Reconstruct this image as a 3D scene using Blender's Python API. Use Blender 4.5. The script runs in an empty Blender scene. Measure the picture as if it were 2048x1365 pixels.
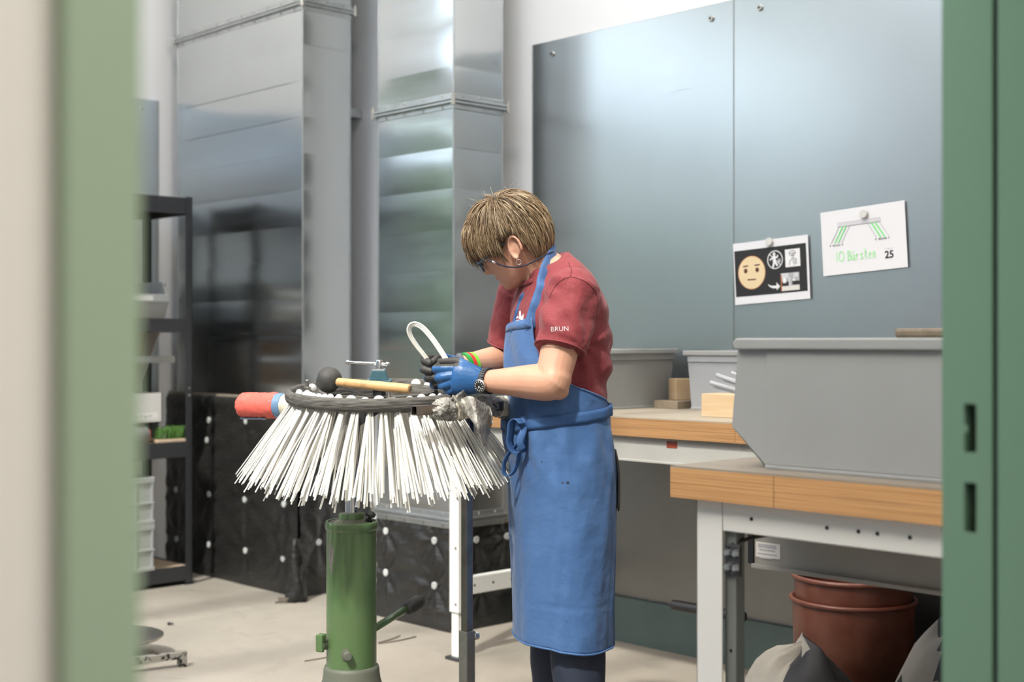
import bpy, bmesh, math, random
from mathutils import Vector, Matrix, noise as mnoise
from mathutils.bvhtree import BVHTree
random.seed(11)
scene = bpy.context.scene
coll = scene.collection

# ------------------------------------------------------------------ camera
FPX = 2700.0                      # focal length in pixels of the 2048 x 1365 frame
CAMH = 1.25
YAW = math.radians(46.38)
CS, SN = math.cos(YAW), math.sin(YAW)
cam_d = bpy.data.cameras.new('camera')
cam = bpy.data.objects.new('camera', cam_d)
coll.objects.link(cam)
cam.location = (0, 0, CAMH)
cam.rotation_euler = (math.radians(90), 0, YAW)
cam_d.sensor_width = 36.0
cam_d.lens = FPX / 2048 * 36
cam_d.clip_start = 0.02
cam_d.dof.use_dof = True
cam_d.dof.focus_distance = 3.62
cam_d.dof.aperture_fstop = 3.0
scene.camera = cam

def W(px, py, D):                  # pixel + depth -> world point
    X = (px - 1024) / FPX * D
    return Vector((CS * X - SN * D, SN * X + CS * D, CAMH + (682.5 - py) / FPX * D))
def onY(px, py, Y):
    return W(px, py, Y / (SN * (px - 1024) / FPX + CS))
def onX(px, py, X):
    return W(px, py, X / (CS * (px - 1024) / FPX - SN))
def onZ(px, py, Z):
    return W(px, py, (CAMH - Z) * FPX / (py - 682.5))
TOCAM = Vector((SN, -CS, 0))       # level direction from the scene towards the viewer
RIGHT = Vector((CS, SN, 0))
UP = Vector((0, 0, 1))

# ------------------------------------------------------------------ exposure, sky, sun
scene.view_settings.view_transform = 'Standard'
scene.view_settings.look = 'None'
scene.view_settings.gamma = 1.0
scene.view_settings.use_curve_mapping = False
scene.view_settings.exposure = 0.10
world = bpy.data.worlds.new('sky')
scene.world = world
world.use_nodes = True
wn = world.node_tree
bg = wn.nodes['Background']
sky = wn.nodes.new('ShaderNodeTexSky')
sky.sky_type = 'NISHITA'
sky.sun_disc = False
sky.sun_elevation = math.radians(50)
sky.sun_rotation = math.radians(190)
sky.air_density = 1.0
sky.dust_density = 3.0
wn.links.new(sky.outputs['Color'], bg.inputs['Color'])
bg.inputs['Strength'].default_value = 0.62

def lamp(name, kind, loc, energy, color=(1, 1, 1), size=None, target=None, sizey=None, angle=None):
    d = bpy.data.lights.new(name, kind)
    d.energy = energy
    d.color = color
    o = bpy.data.objects.new(name, d)
    coll.objects.link(o)
    o.location = loc
    if size is not None:
        d.size = size
        if sizey:
            d.shape = 'RECTANGLE'
            d.size_y = sizey
    if angle is not None:
        d.angle = angle
    if target is not None:
        o.rotation_euler = (Vector(target) - Vector(loc)).to_track_quat('-Z', 'Y').to_euler()
    return o

SUN_FROM = Vector((0.40, -0.92, 0)).normalized() * math.cos(math.radians(50)) + UP * math.sin(math.radians(50))
PERSON_AT = Vector((-2.55, 2.6, 1.1))
sun = lamp('sun', 'SUN', PERSON_AT + SUN_FROM * 8, 4.6, (1.0, 0.95, 0.87), target=PERSON_AT, angle=math.radians(2.5))
# portals: guide the sky's light through the skylight and the window
SKYL = (-5.2, -0.95, -1.9, 1.45)      # skylight x0 x1 y0 y1
WIN = (-2.9, 2.28, 1.0, 2.80)        # window in the side wall y0 y1 z0 z1
CLE = (-2.9, 1.66, 2.95, 3.85)       # high strip window above it
CEIL = 4.3
LWX = -6.75
BWY = 4.23
p1 = lamp('skylight_portal', 'AREA', ((SKYL[0] + SKYL[1]) / 2, (SKYL[2] + SKYL[3]) / 2, CEIL + 0.1), 1, size=SKYL[1] - SKYL[0], sizey=SKYL[3] - SKYL[2])
p1.data.cycles.is_portal = True
p2 = lamp('window_portal', 'AREA', (LWX - 0.15, (WIN[0] + WIN[1]) / 2, (WIN[2] + CLE[3]) / 2), 1, size=WIN[1] - WIN[0], sizey=CLE[3] - WIN[2])
p2.rotation_euler = (math.radians(90), 0, math.radians(-90))
p2.data.cycles.is_portal = True

# ------------------------------------------------------------------ materials
MATS = {}
def new_mat(name):
    m = bpy.data.materials.new(name)
    m.use_nodes = True
    nt = m.node_tree
    b = nt.nodes['Principled BSDF']
    return m, nt, b
def pm(name, col, rough=0.5, metal=0.0, var=None, bump=None, col2=None, stretch=None, spec=0.5, sss=0.0, rvar=0.0, detail=5.0, trans=0.0, coat=0.0, sheen=0.0, contrast=(0.3, 0.7)):
    """principled material; var = (scale, amount 0..1 towards col2); bump = (scale, strength, distance)"""
    m, nt, b = new_mat(name)
    N, Lk = nt.nodes, nt.links
    b.inputs['Base Color'].default_value = (*col, 1)
    b.inputs['Roughness'].default_value = rough
    b.inputs['Metallic'].default_value = metal
    b.inputs['Specular IOR Level'].default_value = spec
    if sss:
        b.inputs['Subsurface Weight'].default_value = sss
        b.inputs['Subsurface Radius'].default_value = (0.012, 0.005, 0.003)
        b.inputs['Subsurface Scale'].default_value = 1.0
    if trans:
        b.inputs['Transmission Weight'].default_value = trans
    if coat:
        b.inputs['Coat Weight'].default_value = coat
    if sheen:
        b.inputs['Sheen Weight'].default_value = sheen
    tc = N.new('ShaderNodeTexCoord')
    src = tc.outputs['Object']
    if stretch:
        mp = N.new('ShaderNodeMapping')
        mp.inputs['Scale'].default_value = stretch
        Lk.new(src, mp.inputs['Vector'])
        src = mp.outputs['Vector']
    if var:
        nz = N.new('ShaderNodeTexNoise')
        nz.inputs['Scale'].default_value = var[0]
        nz.inputs['Detail'].default_value = detail
        nz.inputs['Roughness'].default_value = 0.6
        Lk.new(src, nz.inputs['Vector'])
        mr = N.new('ShaderNodeMapRange')
        mr.inputs['From Min'].default_value = contrast[0]
        mr.inputs['From Max'].default_value = contrast[1]
        mr.inputs['To Max'].default_value = var[1]
        Lk.new(nz.outputs['Fac'], mr.inputs['Value'])
        mx = N.new('ShaderNodeMix')
        mx.data_type = 'RGBA'
        mx.inputs['A'].default_value = (*col, 1)
        c2 = col2 if col2 else tuple(c * 0.55 for c in col)
        mx.inputs['B'].default_value = (*c2, 1)
        Lk.new(mr.outputs['Result'], mx.inputs['Factor'])
        Lk.new(mx.outputs['Result'], b.inputs['Base Color'])
        if rvar:
            m2 = N.new('ShaderNodeMapRange')
            m2.inputs['From Min'].default_value = 0.3
            m2.inputs['From Max'].default_value = 0.7
            m2.inputs['To Min'].default_value = max(0.02, rough - rvar)
            m2.inputs['To Max'].default_value = rough + rvar
            Lk.new(nz.outputs['Fac'], m2.inputs['Value'])
            Lk.new(m2.outputs['Result'], b.inputs['Roughness'])
    if bump:
        nb = N.new('ShaderNodeTexNoise')
        nb.inputs['Scale'].default_value = bump[0]
        nb.inputs['Detail'].default_value = 4
        Lk.new(src, nb.inputs['Vector'])
        bp = N.new('ShaderNodeBump')
        bp.inputs['Strength'].default_value = bump[1]
        bp.inputs['Distance'].default_value = bump[2] if len(bump) > 2 else 0.01
        Lk.new(nb.outputs['Fac'], bp.inputs['Height'])
        Lk.new(bp.outputs['Normal'], b.inputs['Normal'])
    MATS[name] = m
    return m

M = {}
M['white_wall'] = pm('white_wall_paint', (0.86, 0.86, 0.865), 0.65, var=(1.2, 0.25), col2=(0.80, 0.80, 0.81), bump=(120, 0.08, 0.002))
M['cream_wall'] = pm('cream_wall_paint', (0.86, 0.83, 0.78), 0.65, var=(1.5, 0.3), col2=(0.8, 0.77, 0.72), bump=(120, 0.08, 0.002))
M['ceiling'] = pm('ceiling_paint', (0.82, 0.82, 0.81), 0.8, var=(2, 0.2))
M['green_frame'] = pm('green_frame_paint', (0.16, 0.28, 0.195), 0.38, var=(3, 0.25), col2=(0.14, 0.25, 0.18), bump=(300, 0.03, 0.001))
M['green_pale'] = pm('pale_green_frame_paint', (0.36, 0.47, 0.335), 0.45, var=(2, 0.25), col2=(0.34, 0.45, 0.31))
M['rubber'] = pm('black_rubber', (0.03, 0.032, 0.028), 0.6)
M['baseboard'] = pm('teal_baseboard_paint', (0.085, 0.125, 0.118), 0.45, var=(4, 0.3))
def steel(name, col, rough, brush=(2, 160), rvar=0.03, bumps=0.004, var=0.25, scr=True):
    """brushed galvanised sheet: fine horizontal grain, cloudy patches and a few scratches"""
    m, nt, b = new_mat(name)
    N, Lk = nt.nodes, nt.links
    b.inputs['Metallic'].default_value = 1.0
    tc = N.new('ShaderNodeTexCoord')
    def noise(scale, stretch, det=4):
        mp = N.new('ShaderNodeMapping'); mp.inputs['Scale'].default_value = stretch
        Lk.new(tc.outputs['Object'], mp.inputs['Vector'])
        n = N.new('ShaderNodeTexNoise'); n.inputs['Scale'].default_value = scale; n.inputs['Detail'].default_value = det
        Lk.new(mp.outputs['Vector'], n.inputs['Vector'])
        return n.outputs['Fac']
    cl = noise(1.6, (1, 1, 1), 6)
    gr = noise(1.0, (brush[0], brush[0], brush[1]), 3)
    mr = N.new('ShaderNodeMapRange'); mr.inputs['From Min'].default_value = 0.35; mr.inputs['From Max'].default_value = 0.7
    Lk.new(cl, mr.inputs['Value'])
    mx = N.new('ShaderNodeMix'); mx.data_type = 'RGBA'
    mx.inputs['A'].default_value = (*col, 1)
    mx.inputs['B'].default_value = (*[c * (1 - var * 0.5) for c in col], 1)
    Lk.new(mr.outputs['Result'], mx.inputs['Factor'])
    Lk.new(mx.outputs['Result'], b.inputs['Base Color'])
    ra = N.new('ShaderNodeMapRange'); ra.inputs['From Min'].default_value = 0.3; ra.inputs['From Max'].default_value = 0.7
    ra.inputs['To Min'].default_value = rough - rvar; ra.inputs['To Max'].default_value = rough + rvar
    Lk.new(gr, ra.inputs['Value'])
    if scr:
        mp = N.new('ShaderNodeMapping'); mp.inputs['Rotation'].default_value = (0.3, 0.7, 0.5); mp.inputs['Scale'].default_value = (1.2, 1.2, 45)
        Lk.new(tc.outputs['Object'], mp.inputs['Vector'])
        v = N.new('ShaderNodeTexNoise'); v.inputs['Scale'].default_value = 3.2; v.inputs['Detail'].default_value = 6; v.inputs['Distortion'].default_value = 1.5
        Lk.new(mp.outputs['Vector'], v.inputs['Vector'])
        sr = N.new('ShaderNodeMapRange'); sr.inputs['From Min'].default_value = 0.66; sr.inputs['From Max'].default_value = 0.72; sr.inputs['To Max'].default_value = 0.10
        Lk.new(v.outputs['Fac'], sr.inputs['Value'])
        ad = N.new('ShaderNodeMath'); ad.operation = 'ADD'
        Lk.new(ra.outputs['Result'], ad.inputs[0]); Lk.new(sr.outputs['Result'], ad.inputs[1])
        Lk.new(ad.outputs['Value'], b.inputs['Roughness'])
    else:
        Lk.new(ra.outputs['Result'], b.inputs['Roughness'])
    bp = N.new('ShaderNodeBump'); bp.inputs['Strength'].default_value = bumps; bp.inputs['Distance'].default_value = 0.004
    Lk.new(gr, bp.inputs['Height']); Lk.new(bp.outputs['Normal'], b.inputs['Normal'])
    return m
M['panel_steel'] = steel('brushed_steel_sheet', (0.56, 0.59, 0.605), 0.30, rvar=0.008, var=0.12)
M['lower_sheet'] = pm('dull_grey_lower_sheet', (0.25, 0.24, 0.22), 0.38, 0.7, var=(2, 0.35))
M['duct_steel'] = steel('galvanised_duct_sheet', (0.63, 0.65, 0.65), 0.19, brush=(3, 40), bumps=0.0, rvar=0.02, var=0.15, scr=False)
M['flange_steel'] = pm('galvanised_flange', (0.62, 0.64, 0.64), 0.34, 1.0, var=(14, 0.4))
M['tube_steel'] = pm('bare_steel_tube', (0.36, 0.33, 0.30), 0.34, 1.0, var=(18, 0.7), col2=(0.20, 0.16, 0.13))
M['bluesteel'] = pm('blued_steel', (0.10, 0.11, 0.16), 0.35, 1.0, var=(18, 0.5))
M['chrome'] = pm('bright_steel', (0.78, 0.78, 0.77), 0.16, 1.0, var=(25, 0.2))
M['zinc'] = pm('zinc_bolt', (0.55, 0.53, 0.49), 0.38, 1.0, var=(60, 0.5))
M['dark_metal'] = pm('dark_hammered_metal', (0.045, 0.046, 0.05), 0.45, 0.3, bump=(160, 0.25, 0.003))
M['black_plastic'] = pm('black_plastic', (0.012, 0.012, 0.013), 0.38)
M['film'] = pm('black_film', (0.013, 0.013, 0.013), 0.36, var=(3, 0.5), col2=(0.035, 0.033, 0.03), bump=(26, 0.55, 0.01), stretch=(1, 1, 2.2))
M['disc_white'] = pm('grey_white_plastic_disc', (0.55, 0.56, 0.55), 0.5, var=(30, 0.3))
M['bin_grey'] = pm('grey_bin_plastic', (0.335, 0.345, 0.34), 0.42, var=(5, 0.35), col2=(0.28, 0.285, 0.275), bump=(90, 0.05, 0.002))
M['bin_dark'] = pm('darker_grey_bin_plastic', (0.255, 0.26, 0.255), 0.45, var=(5, 0.5), col2=(0.19, 0.185, 0.18))
M['bin_light'] = pm('pale_grey_bin_plastic', (0.38, 0.40, 0.43), 0.42, var=(5, 0.3))
M['crate_grey'] = pm('pale_grey_crate_plastic', (0.38, 0.39, 0.38), 0.45, var=(6, 0.3))
M['bench_white'] = pm('white_powder_coat', (0.70, 0.70, 0.675), 0.4, var=(6, 0.25), col2=(0.6, 0.59, 0.56))
M['rail_shade'] = pm('shade_toned_rail_coat', (0.36, 0.355, 0.335), 0.45, var=(5, 0.3))  # rail coat greyed: the shade under the worktop is put into its colour
M['slot_grey'] = pm('dull_slot_metal', (0.13, 0.12, 0.11), 0.6)
M['beige_metal'] = pm('beige_grey_metal', (0.33, 0.315, 0.285), 0.45, var=(4, 0.3))
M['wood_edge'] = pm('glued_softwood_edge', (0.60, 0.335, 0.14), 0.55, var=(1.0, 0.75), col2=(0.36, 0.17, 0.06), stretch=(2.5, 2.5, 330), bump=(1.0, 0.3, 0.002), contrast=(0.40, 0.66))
M['wood_edge_dark'] = pm('darker_softwood_edge', (0.36, 0.195, 0.08), 0.55, var=(1.0, 0.75), col2=(0.19, 0.09, 0.035), stretch=(2.5, 2.5, 330), bump=(1.0, 0.3, 0.002), contrast=(0.40, 0.66))  # same wood, darker and browner, for the back bench
M['wood_top'] = pm('dusty_worktop', (0.31, 0.27, 0.215), 0.6, var=(3, 0.6), col2=(0.215, 0.18, 0.14), stretch=(1, 6, 1))
M['wood_block'] = pm('pale_softwood', (0.46, 0.355, 0.235), 0.6, var=(1.0, 0.7), col2=(0.42, 0.26, 0.12), stretch=(4, 4, 60), contrast=(0.35, 0.7))
M['wood_old'] = pm('grey_weathered_wood', (0.26, 0.21, 0.15), 0.7, var=(40, 0.7), col2=(0.12, 0.095, 0.065))
M['wood_handle'] = pm('ash_handle', (0.60, 0.36, 0.16), 0.45, var=(1.0, 0.85), col2=(0.20, 0.11, 0.05), stretch=(14, 14, 14), contrast=(0.5, 0.72))
M['shelf_board'] = pm('chipboard', (0.52, 0.39, 0.27), 0.7, var=(60, 0.4))
M['cardboard_white'] = pm('white_cardboard', (0.62, 0.60, 0.57), 0.7, var=(8, 0.2))
M['cardboard_brown'] = pm('brown_cardboard', (0.32, 0.22, 0.14), 0.75, var=(8, 0.3))
M['paper'] = pm('white_paper', (0.78, 0.78, 0.81), 0.6)
M['paper2'] = pm('paper_label', (0.70, 0.68, 0.64), 0.6)
M['ink_black'] = pm('black_print', (0.018, 0.017, 0.018), 0.5)
M['ink_grey'] = pm('grey_print', (0.42, 0.42, 0.44), 0.6)
M['ink_lgrey'] = pm('pale_grey_print', (0.62, 0.62, 0.65), 0.6)
M['ink_green'] = pm('green_marker', (0.20, 0.78, 0.24), 0.6)
M['ink_green2'] = pm('faint_green_marker', (0.42, 0.86, 0.42), 0.6)
M['ink_skin'] = pm('pale_yellow_print', (0.78, 0.62, 0.38), 0.6)
M['ink_orange'] = pm('orange_print', (0.50, 0.16, 0.05), 0.6)
M['ink_brown'] = pm('brown_print', (0.10, 0.02, 0.01), 0.6)
M['ink_white'] = pm('white_print', (0.80, 0.80, 0.82), 0.6)
M['red_label'] = pm('red_label', (0.16, 0.022, 0.012), 0.4, var=(90, 0.6), col2=(0.30, 0.06, 0.02))
M['magnet'] = pm('white_magnet', (0.66, 0.65, 0.63), 0.4)
M['bucket'] = pm('brick_red_plastic', (0.135, 0.038, 0.023), 0.42, var=(7, 0.7), col2=(0.24, 0.105, 0.07), bump=(30, 0.1, 0.004), contrast=(0.42, 0.7))
M['tarp_beige'] = pm('beige_bag_fabric', (0.36, 0.335, 0.29), 0.75, var=(20, 0.3))
M['tarp_shade'] = pm('beige_bag_fabric_shade', (0.028, 0.028, 0.03), 0.6, var=(20, 0.4))  # same sack cloth where shadow falls, darkened in the colour
M['green_pump'] = pm('green_machine_enamel', (0.088, 0.165, 0.062), 0.33, var=(5, 0.65), col2=(0.125, 0.155, 0.075), coat=0.2, contrast=(0.42, 0.72))
M['pump_dust'] = pm('dusty_dark_green', (0.10, 0.115, 0.085), 0.6, var=(8, 0.6), col2=(0.17, 0.16, 0.13))
M['worn_patch'] = pm('worn_grey_patch', (0.21, 0.195, 0.175), 0.5, var=(60, 0.6))
M['teal_vise'] = pm('teal_vise_enamel', (0.045, 0.12, 0.155), 0.42, var=(30, 0.55), col2=(0.11, 0.20, 0.23))
M['rim'] = pm('dark_weathered_rubber_ring', (0.12, 0.112, 0.10), 0.75, var=(1.0, 0.75), col2=(0.052, 0.048, 0.043), stretch=(26, 26, 150), bump=(1.0, 0.9, 0.006), contrast=(0.42, 0.62))
M['ring_floor'] = pm('ring_dust', (0.075, 0.065, 0.055), 0.8, var=(40, 0.8), col2=(0.02, 0.02, 0.02))
M['bristle'] = pm('white_plastic_bristle', (0.80, 0.785, 0.735), 0.38, var=(40, 0.25), col2=(0.68, 0.66, 0.60))
M['bristle2'] = pm('ivory_plastic_bristle', (0.70, 0.675, 0.61), 0.4)
M['plug'] = pm('white_bristle_loop', (0.82, 0.81, 0.78), 0.5)
M['mallet'] = pm('black_mallet_rubber', (0.032, 0.031, 0.03), 0.62, var=(20, 0.7), col2=(0.075, 0.07, 0.062), bump=(60, 0.4, 0.005))
M['red_cloth'] = pm('red_cloth', (0.66, 0.10, 0.075), 0.72, var=(12, 0.4), col2=(0.74, 0.20, 0.15), bump=(30, 0.4, 0.006), stretch=(3, 3, 1))
M['blue_tape'] = pm('blue_tape', (0.14, 0.25, 0.40), 0.45, var=(25, 0.4))
M['foam'] = pm('cream_foam', (0.66, 0.60, 0.47), 0.7, var=(20, 0.4))
def bubble_mat():
    m, nt, b = new_mat('bubble_wrap_film')
    N, Lk = nt.nodes, nt.links
    b.inputs['Base Color'].default_value = (0.62, 0.60, 0.56, 1)
    b.inputs['Roughness'].default_value = 0.22
    tc = N.new('ShaderNodeTexCoord')
    v = N.new('ShaderNodeTexVoronoi'); v.inputs['Scale'].default_value = 105
    Lk.new(tc.outputs['Object'], v.inputs['Vector'])
    mr = N.new('ShaderNodeMapRange'); mr.inputs['From Min'].default_value = 0.0; mr.inputs['From Max'].default_value = 0.55; mr.inputs['To Min'].default_value = 1; mr.inputs['To Max'].default_value = 0
    Lk.new(v.outputs['Distance'], mr.inputs['Value'])
    bp = N.new('ShaderNodeBump'); bp.inputs['Strength'].default_value = 0.9; bp.inputs['Distance'].default_value = 0.004
    Lk.new(mr.outputs['Result'], bp.inputs['Height']); Lk.new(bp.outputs['Normal'], b.inputs['Normal'])
    n2 = N.new('ShaderNodeTexNoise'); n2.inputs['Scale'].default_value = 18; n2.inputs['Detail'].default_value = 4
    Lk.new(tc.outputs['Object'], n2.inputs['Vector'])
    mx = N.new('ShaderNodeMix'); mx.data_type = 'RGBA'
    mx.inputs['A'].default_value = (0.20, 0.185, 0.16, 1); mx.inputs['B'].default_value = (0.50, 0.48, 0.44, 1)
    Lk.new(n2.outputs['Fac'], mx.inputs['Factor']); Lk.new(mx.outputs['Result'], b.inputs['Base Color'])
    al = N.new('ShaderNodeMapRange'); al.inputs['From Min'].default_value = 0.35; al.inputs['From Max'].default_value = 0.65; al.inputs['To Min'].default_value = 0.55; al.inputs['To Max'].default_value = 0.95
    Lk.new(n2.outputs['Fac'], al.inputs['Value']); Lk.new(al.outputs['Result'], b.inputs['Alpha'])
    return m
M['bubble'] = bubble_mat()
M['clear_rod'] = pm('clear_plastic_rod', (0.93, 0.94, 0.95), 0.12, trans=0.55)
M['glass'] = None
def glass_pane_mat():
    m, nt, b = new_mat('window_glass')
    N, Lk = nt.nodes, nt.links
    tr = N.new('ShaderNodeBsdfTransparent'); tr.inputs['Color'].default_value = (0.95, 0.97, 0.96, 1)
    gl = N.new('ShaderNodeBsdfGlossy'); gl.inputs['Roughness'].default_value = 0.02
    mx = N.new('ShaderNodeMixShader')
    mx.inputs['Fac'].default_value = 0.06; Lk.new(tr.outputs['BSDF'], mx.inputs[1]); Lk.new(gl.outputs['BSDF'], mx.inputs[2])
    Lk.new(mx.outputs['Shader'], N['Material Output'].inputs['Surface'])
    return m
M['glass'] = glass_pane_mat()
M['hedge'] = pm('hedge_leaves', (0.13, 0.175, 0.10), 0.8, var=(3, 0.8), col2=(0.21, 0.25, 0.165))
M['grass'] = pm('lawn', (0.16, 0.26, 0.08), 0.8, var=(2, 0.5))
M['window_frame'] = pm('dark_window_frame', (0.06, 0.075, 0.085), 0.4)
def concrete():
    m, nt, b = new_mat('concrete_floor')
    N, Lk = nt.nodes, nt.links
    tc = N.new('ShaderNodeTexCoord')
    def nz(s, d=6, dist=0.0):
        n = N.new('ShaderNodeTexNoise'); n.inputs['Scale'].default_value = s; n.inputs['Detail'].default_value = d; n.inputs['Distortion'].default_value = dist
        Lk.new(tc.outputs['Object'], n.inputs['Vector']); return n.outputs['Fac']
    def ramp(src, a, z, t0=0.0, t1=1.0):
        r = N.new('ShaderNodeMapRange'); r.inputs['From Min'].default_value = a; r.inputs['From Max'].default_value = z; r.inputs['To Min'].default_value = t0; r.inputs['To Max'].default_value = t1
        Lk.new(src, r.inputs['Value']); return r.outputs['Result']
    def mix(f, a, c):
        x = N.new('ShaderNodeMix'); x.data_type = 'RGBA'; Lk.new(f, x.inputs['Factor'])
        for s, v in (('A', a), ('B', c)):
            if isinstance(v, tuple): x.inputs[s].default_value = (*v, 1)
            else: Lk.new(v, x.inputs[s])
        return x.outputs['Result']
    c = mix(ramp(nz(1.1, 6, 0.8), 0.35, 0.68), (0.355, 0.318, 0.275), (0.265, 0.236, 0.20))
    c = mix(ramp(nz(5, 6, 1.5), 0.55, 0.75, 0, 0.55), c, (0.24, 0.215, 0.185))
    c = mix(ramp(nz(60, 3), 0.62, 0.75, 0, 0.5), c, (0.20, 0.185, 0.165))
    Lk.new(c, b.inputs['Base Color'])
    Lk.new(ramp(nz(3), 0.3, 0.7, 0.55, 0.75), b.inputs['Roughness'])
    bp = N.new('ShaderNodeBump'); bp.inputs['Strength'].default_value = 0.15; bp.inputs['Distance'].default_value = 0.004
    Lk.new(nz(25), bp.inputs['Height']); Lk.new(bp.outputs['Normal'], b.inputs['Normal'])
    return m
M['concrete'] = concrete()
M['lamp_glow'] = None
def glow(name, col, s):
    m, nt, b = new_mat(name)
    b.inputs['Base Color'].default_value = (0.8, 0.8, 0.8, 1)
    b.inputs['Emission Color'].default_value = (*col, 1)
    b.inputs['Emission Strength'].default_value = s
    return m
M['lamp_glow'] = glow('lamp_diffuser', (1, 0.97, 0.92), 4)
# person
M['skin'] = pm('skin', (0.57, 0.315, 0.215), 0.5, var=(18, 0.5), col2=(0.51, 0.24, 0.155), sss=0.12, bump=(140, 0.08, 0.002))
M['skin_face'] = M['skin']
M['lip'] = pm('lip_skin', (0.50, 0.20, 0.15), 0.45)
M['shirt'] = pm('wine_red_jersey', (0.185, 0.018, 0.026), 0.8, var=(260, 0.6), col2=(0.25, 0.044, 0.05), bump=(11, 0.45, 0.03), sheen=0.1, contrast=(0.35, 0.65))
M['shirt_seam'] = pm('dark_red_seam', (0.12, 0.012, 0.018), 0.8)
M['apron'] = pm('blue_cotton_twill', (0.036, 0.102, 0.262), 0.75, var=(7, 0.6), col2=(0.060, 0.140, 0.315), bump=(14, 0.35, 0.02), sheen=0.12)
M['apron_tie'] = pm('blue_cotton_tape', (0.030, 0.09, 0.24), 0.75, var=(12, 0.4), col2=(0.045, 0.12, 0.29))
M['trouser'] = pm('navy_work_trousers', (0.018, 0.026, 0.05), 0.7, var=(16, 0.5), col2=(0.03, 0.04, 0.07), bump=(14, 0.3, 0.02))
M['pocket'] = pm('black_pocket_fabric', (0.016, 0.015, 0.014), 0.7)
M['shoe'] = pm('black_shoe_leather', (0.02, 0.02, 0.02), 0.5)
M['glove_blue'] = pm('blue_glove_coating', (0.016, 0.088, 0.25), 0.40, var=(18, 0.5), col2=(0.03, 0.125, 0.32), bump=(24, 0.4, 0.008), coat=0.15)
M['glove_dark'] = pm('black_glove_grip', (0.028, 0.026, 0.025), 0.55, var=(24, 0.6), col2=(0.055, 0.052, 0.048), bump=(60, 0.3, 0.003))
M['glove_cuff'] = pm('grey_knit_cuff', (0.10, 0.11, 0.13), 0.8, bump=(200, 0.5, 0.003))
M['hair_a'] = pm('blond_hair', (0.285, 0.195, 0.112), 0.42, var=(60, 0.5), col2=(0.18, 0.118, 0.062))
M['hair_b'] = pm('brown_blond_hair', (0.175, 0.112, 0.058), 0.42, var=(60, 0.5))
M['hair_c'] = pm('light_blond_hair', (0.46, 0.355, 0.235), 0.40)
M['hair_d'] = pm('dark_hair_roots', (0.075, 0.046, 0.024), 0.6)
M['navy_cord'] = pm('navy_cord', (0.012, 0.016, 0.04), 0.6)
M['glasses'] = pm('dark_blue_glasses_frame', (0.02, 0.045, 0.075), 0.3)
M['lens'] = pm('clear_lens', (0.95, 0.97, 1.0), 0.03, trans=0.95)
M['silver'] = pm('silver_earring', (0.8, 0.78, 0.74), 0.2, 1.0)
M['eye'] = pm('eye_white', (0.7, 0.68, 0.65), 0.3)
M['iris'] = pm('iris', (0.05, 0.08, 0.1), 0.3)
M['band_green'] = pm('green_silicone', (0.16, 0.50, 0.035), 0.45)
M['band_dgreen'] = pm('dark_green_silicone', (0.02, 0.26, 0.05), 0.45)
M['band_red'] = pm('red_silicone', (0.62, 0.035, 0.03), 0.45)

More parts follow.
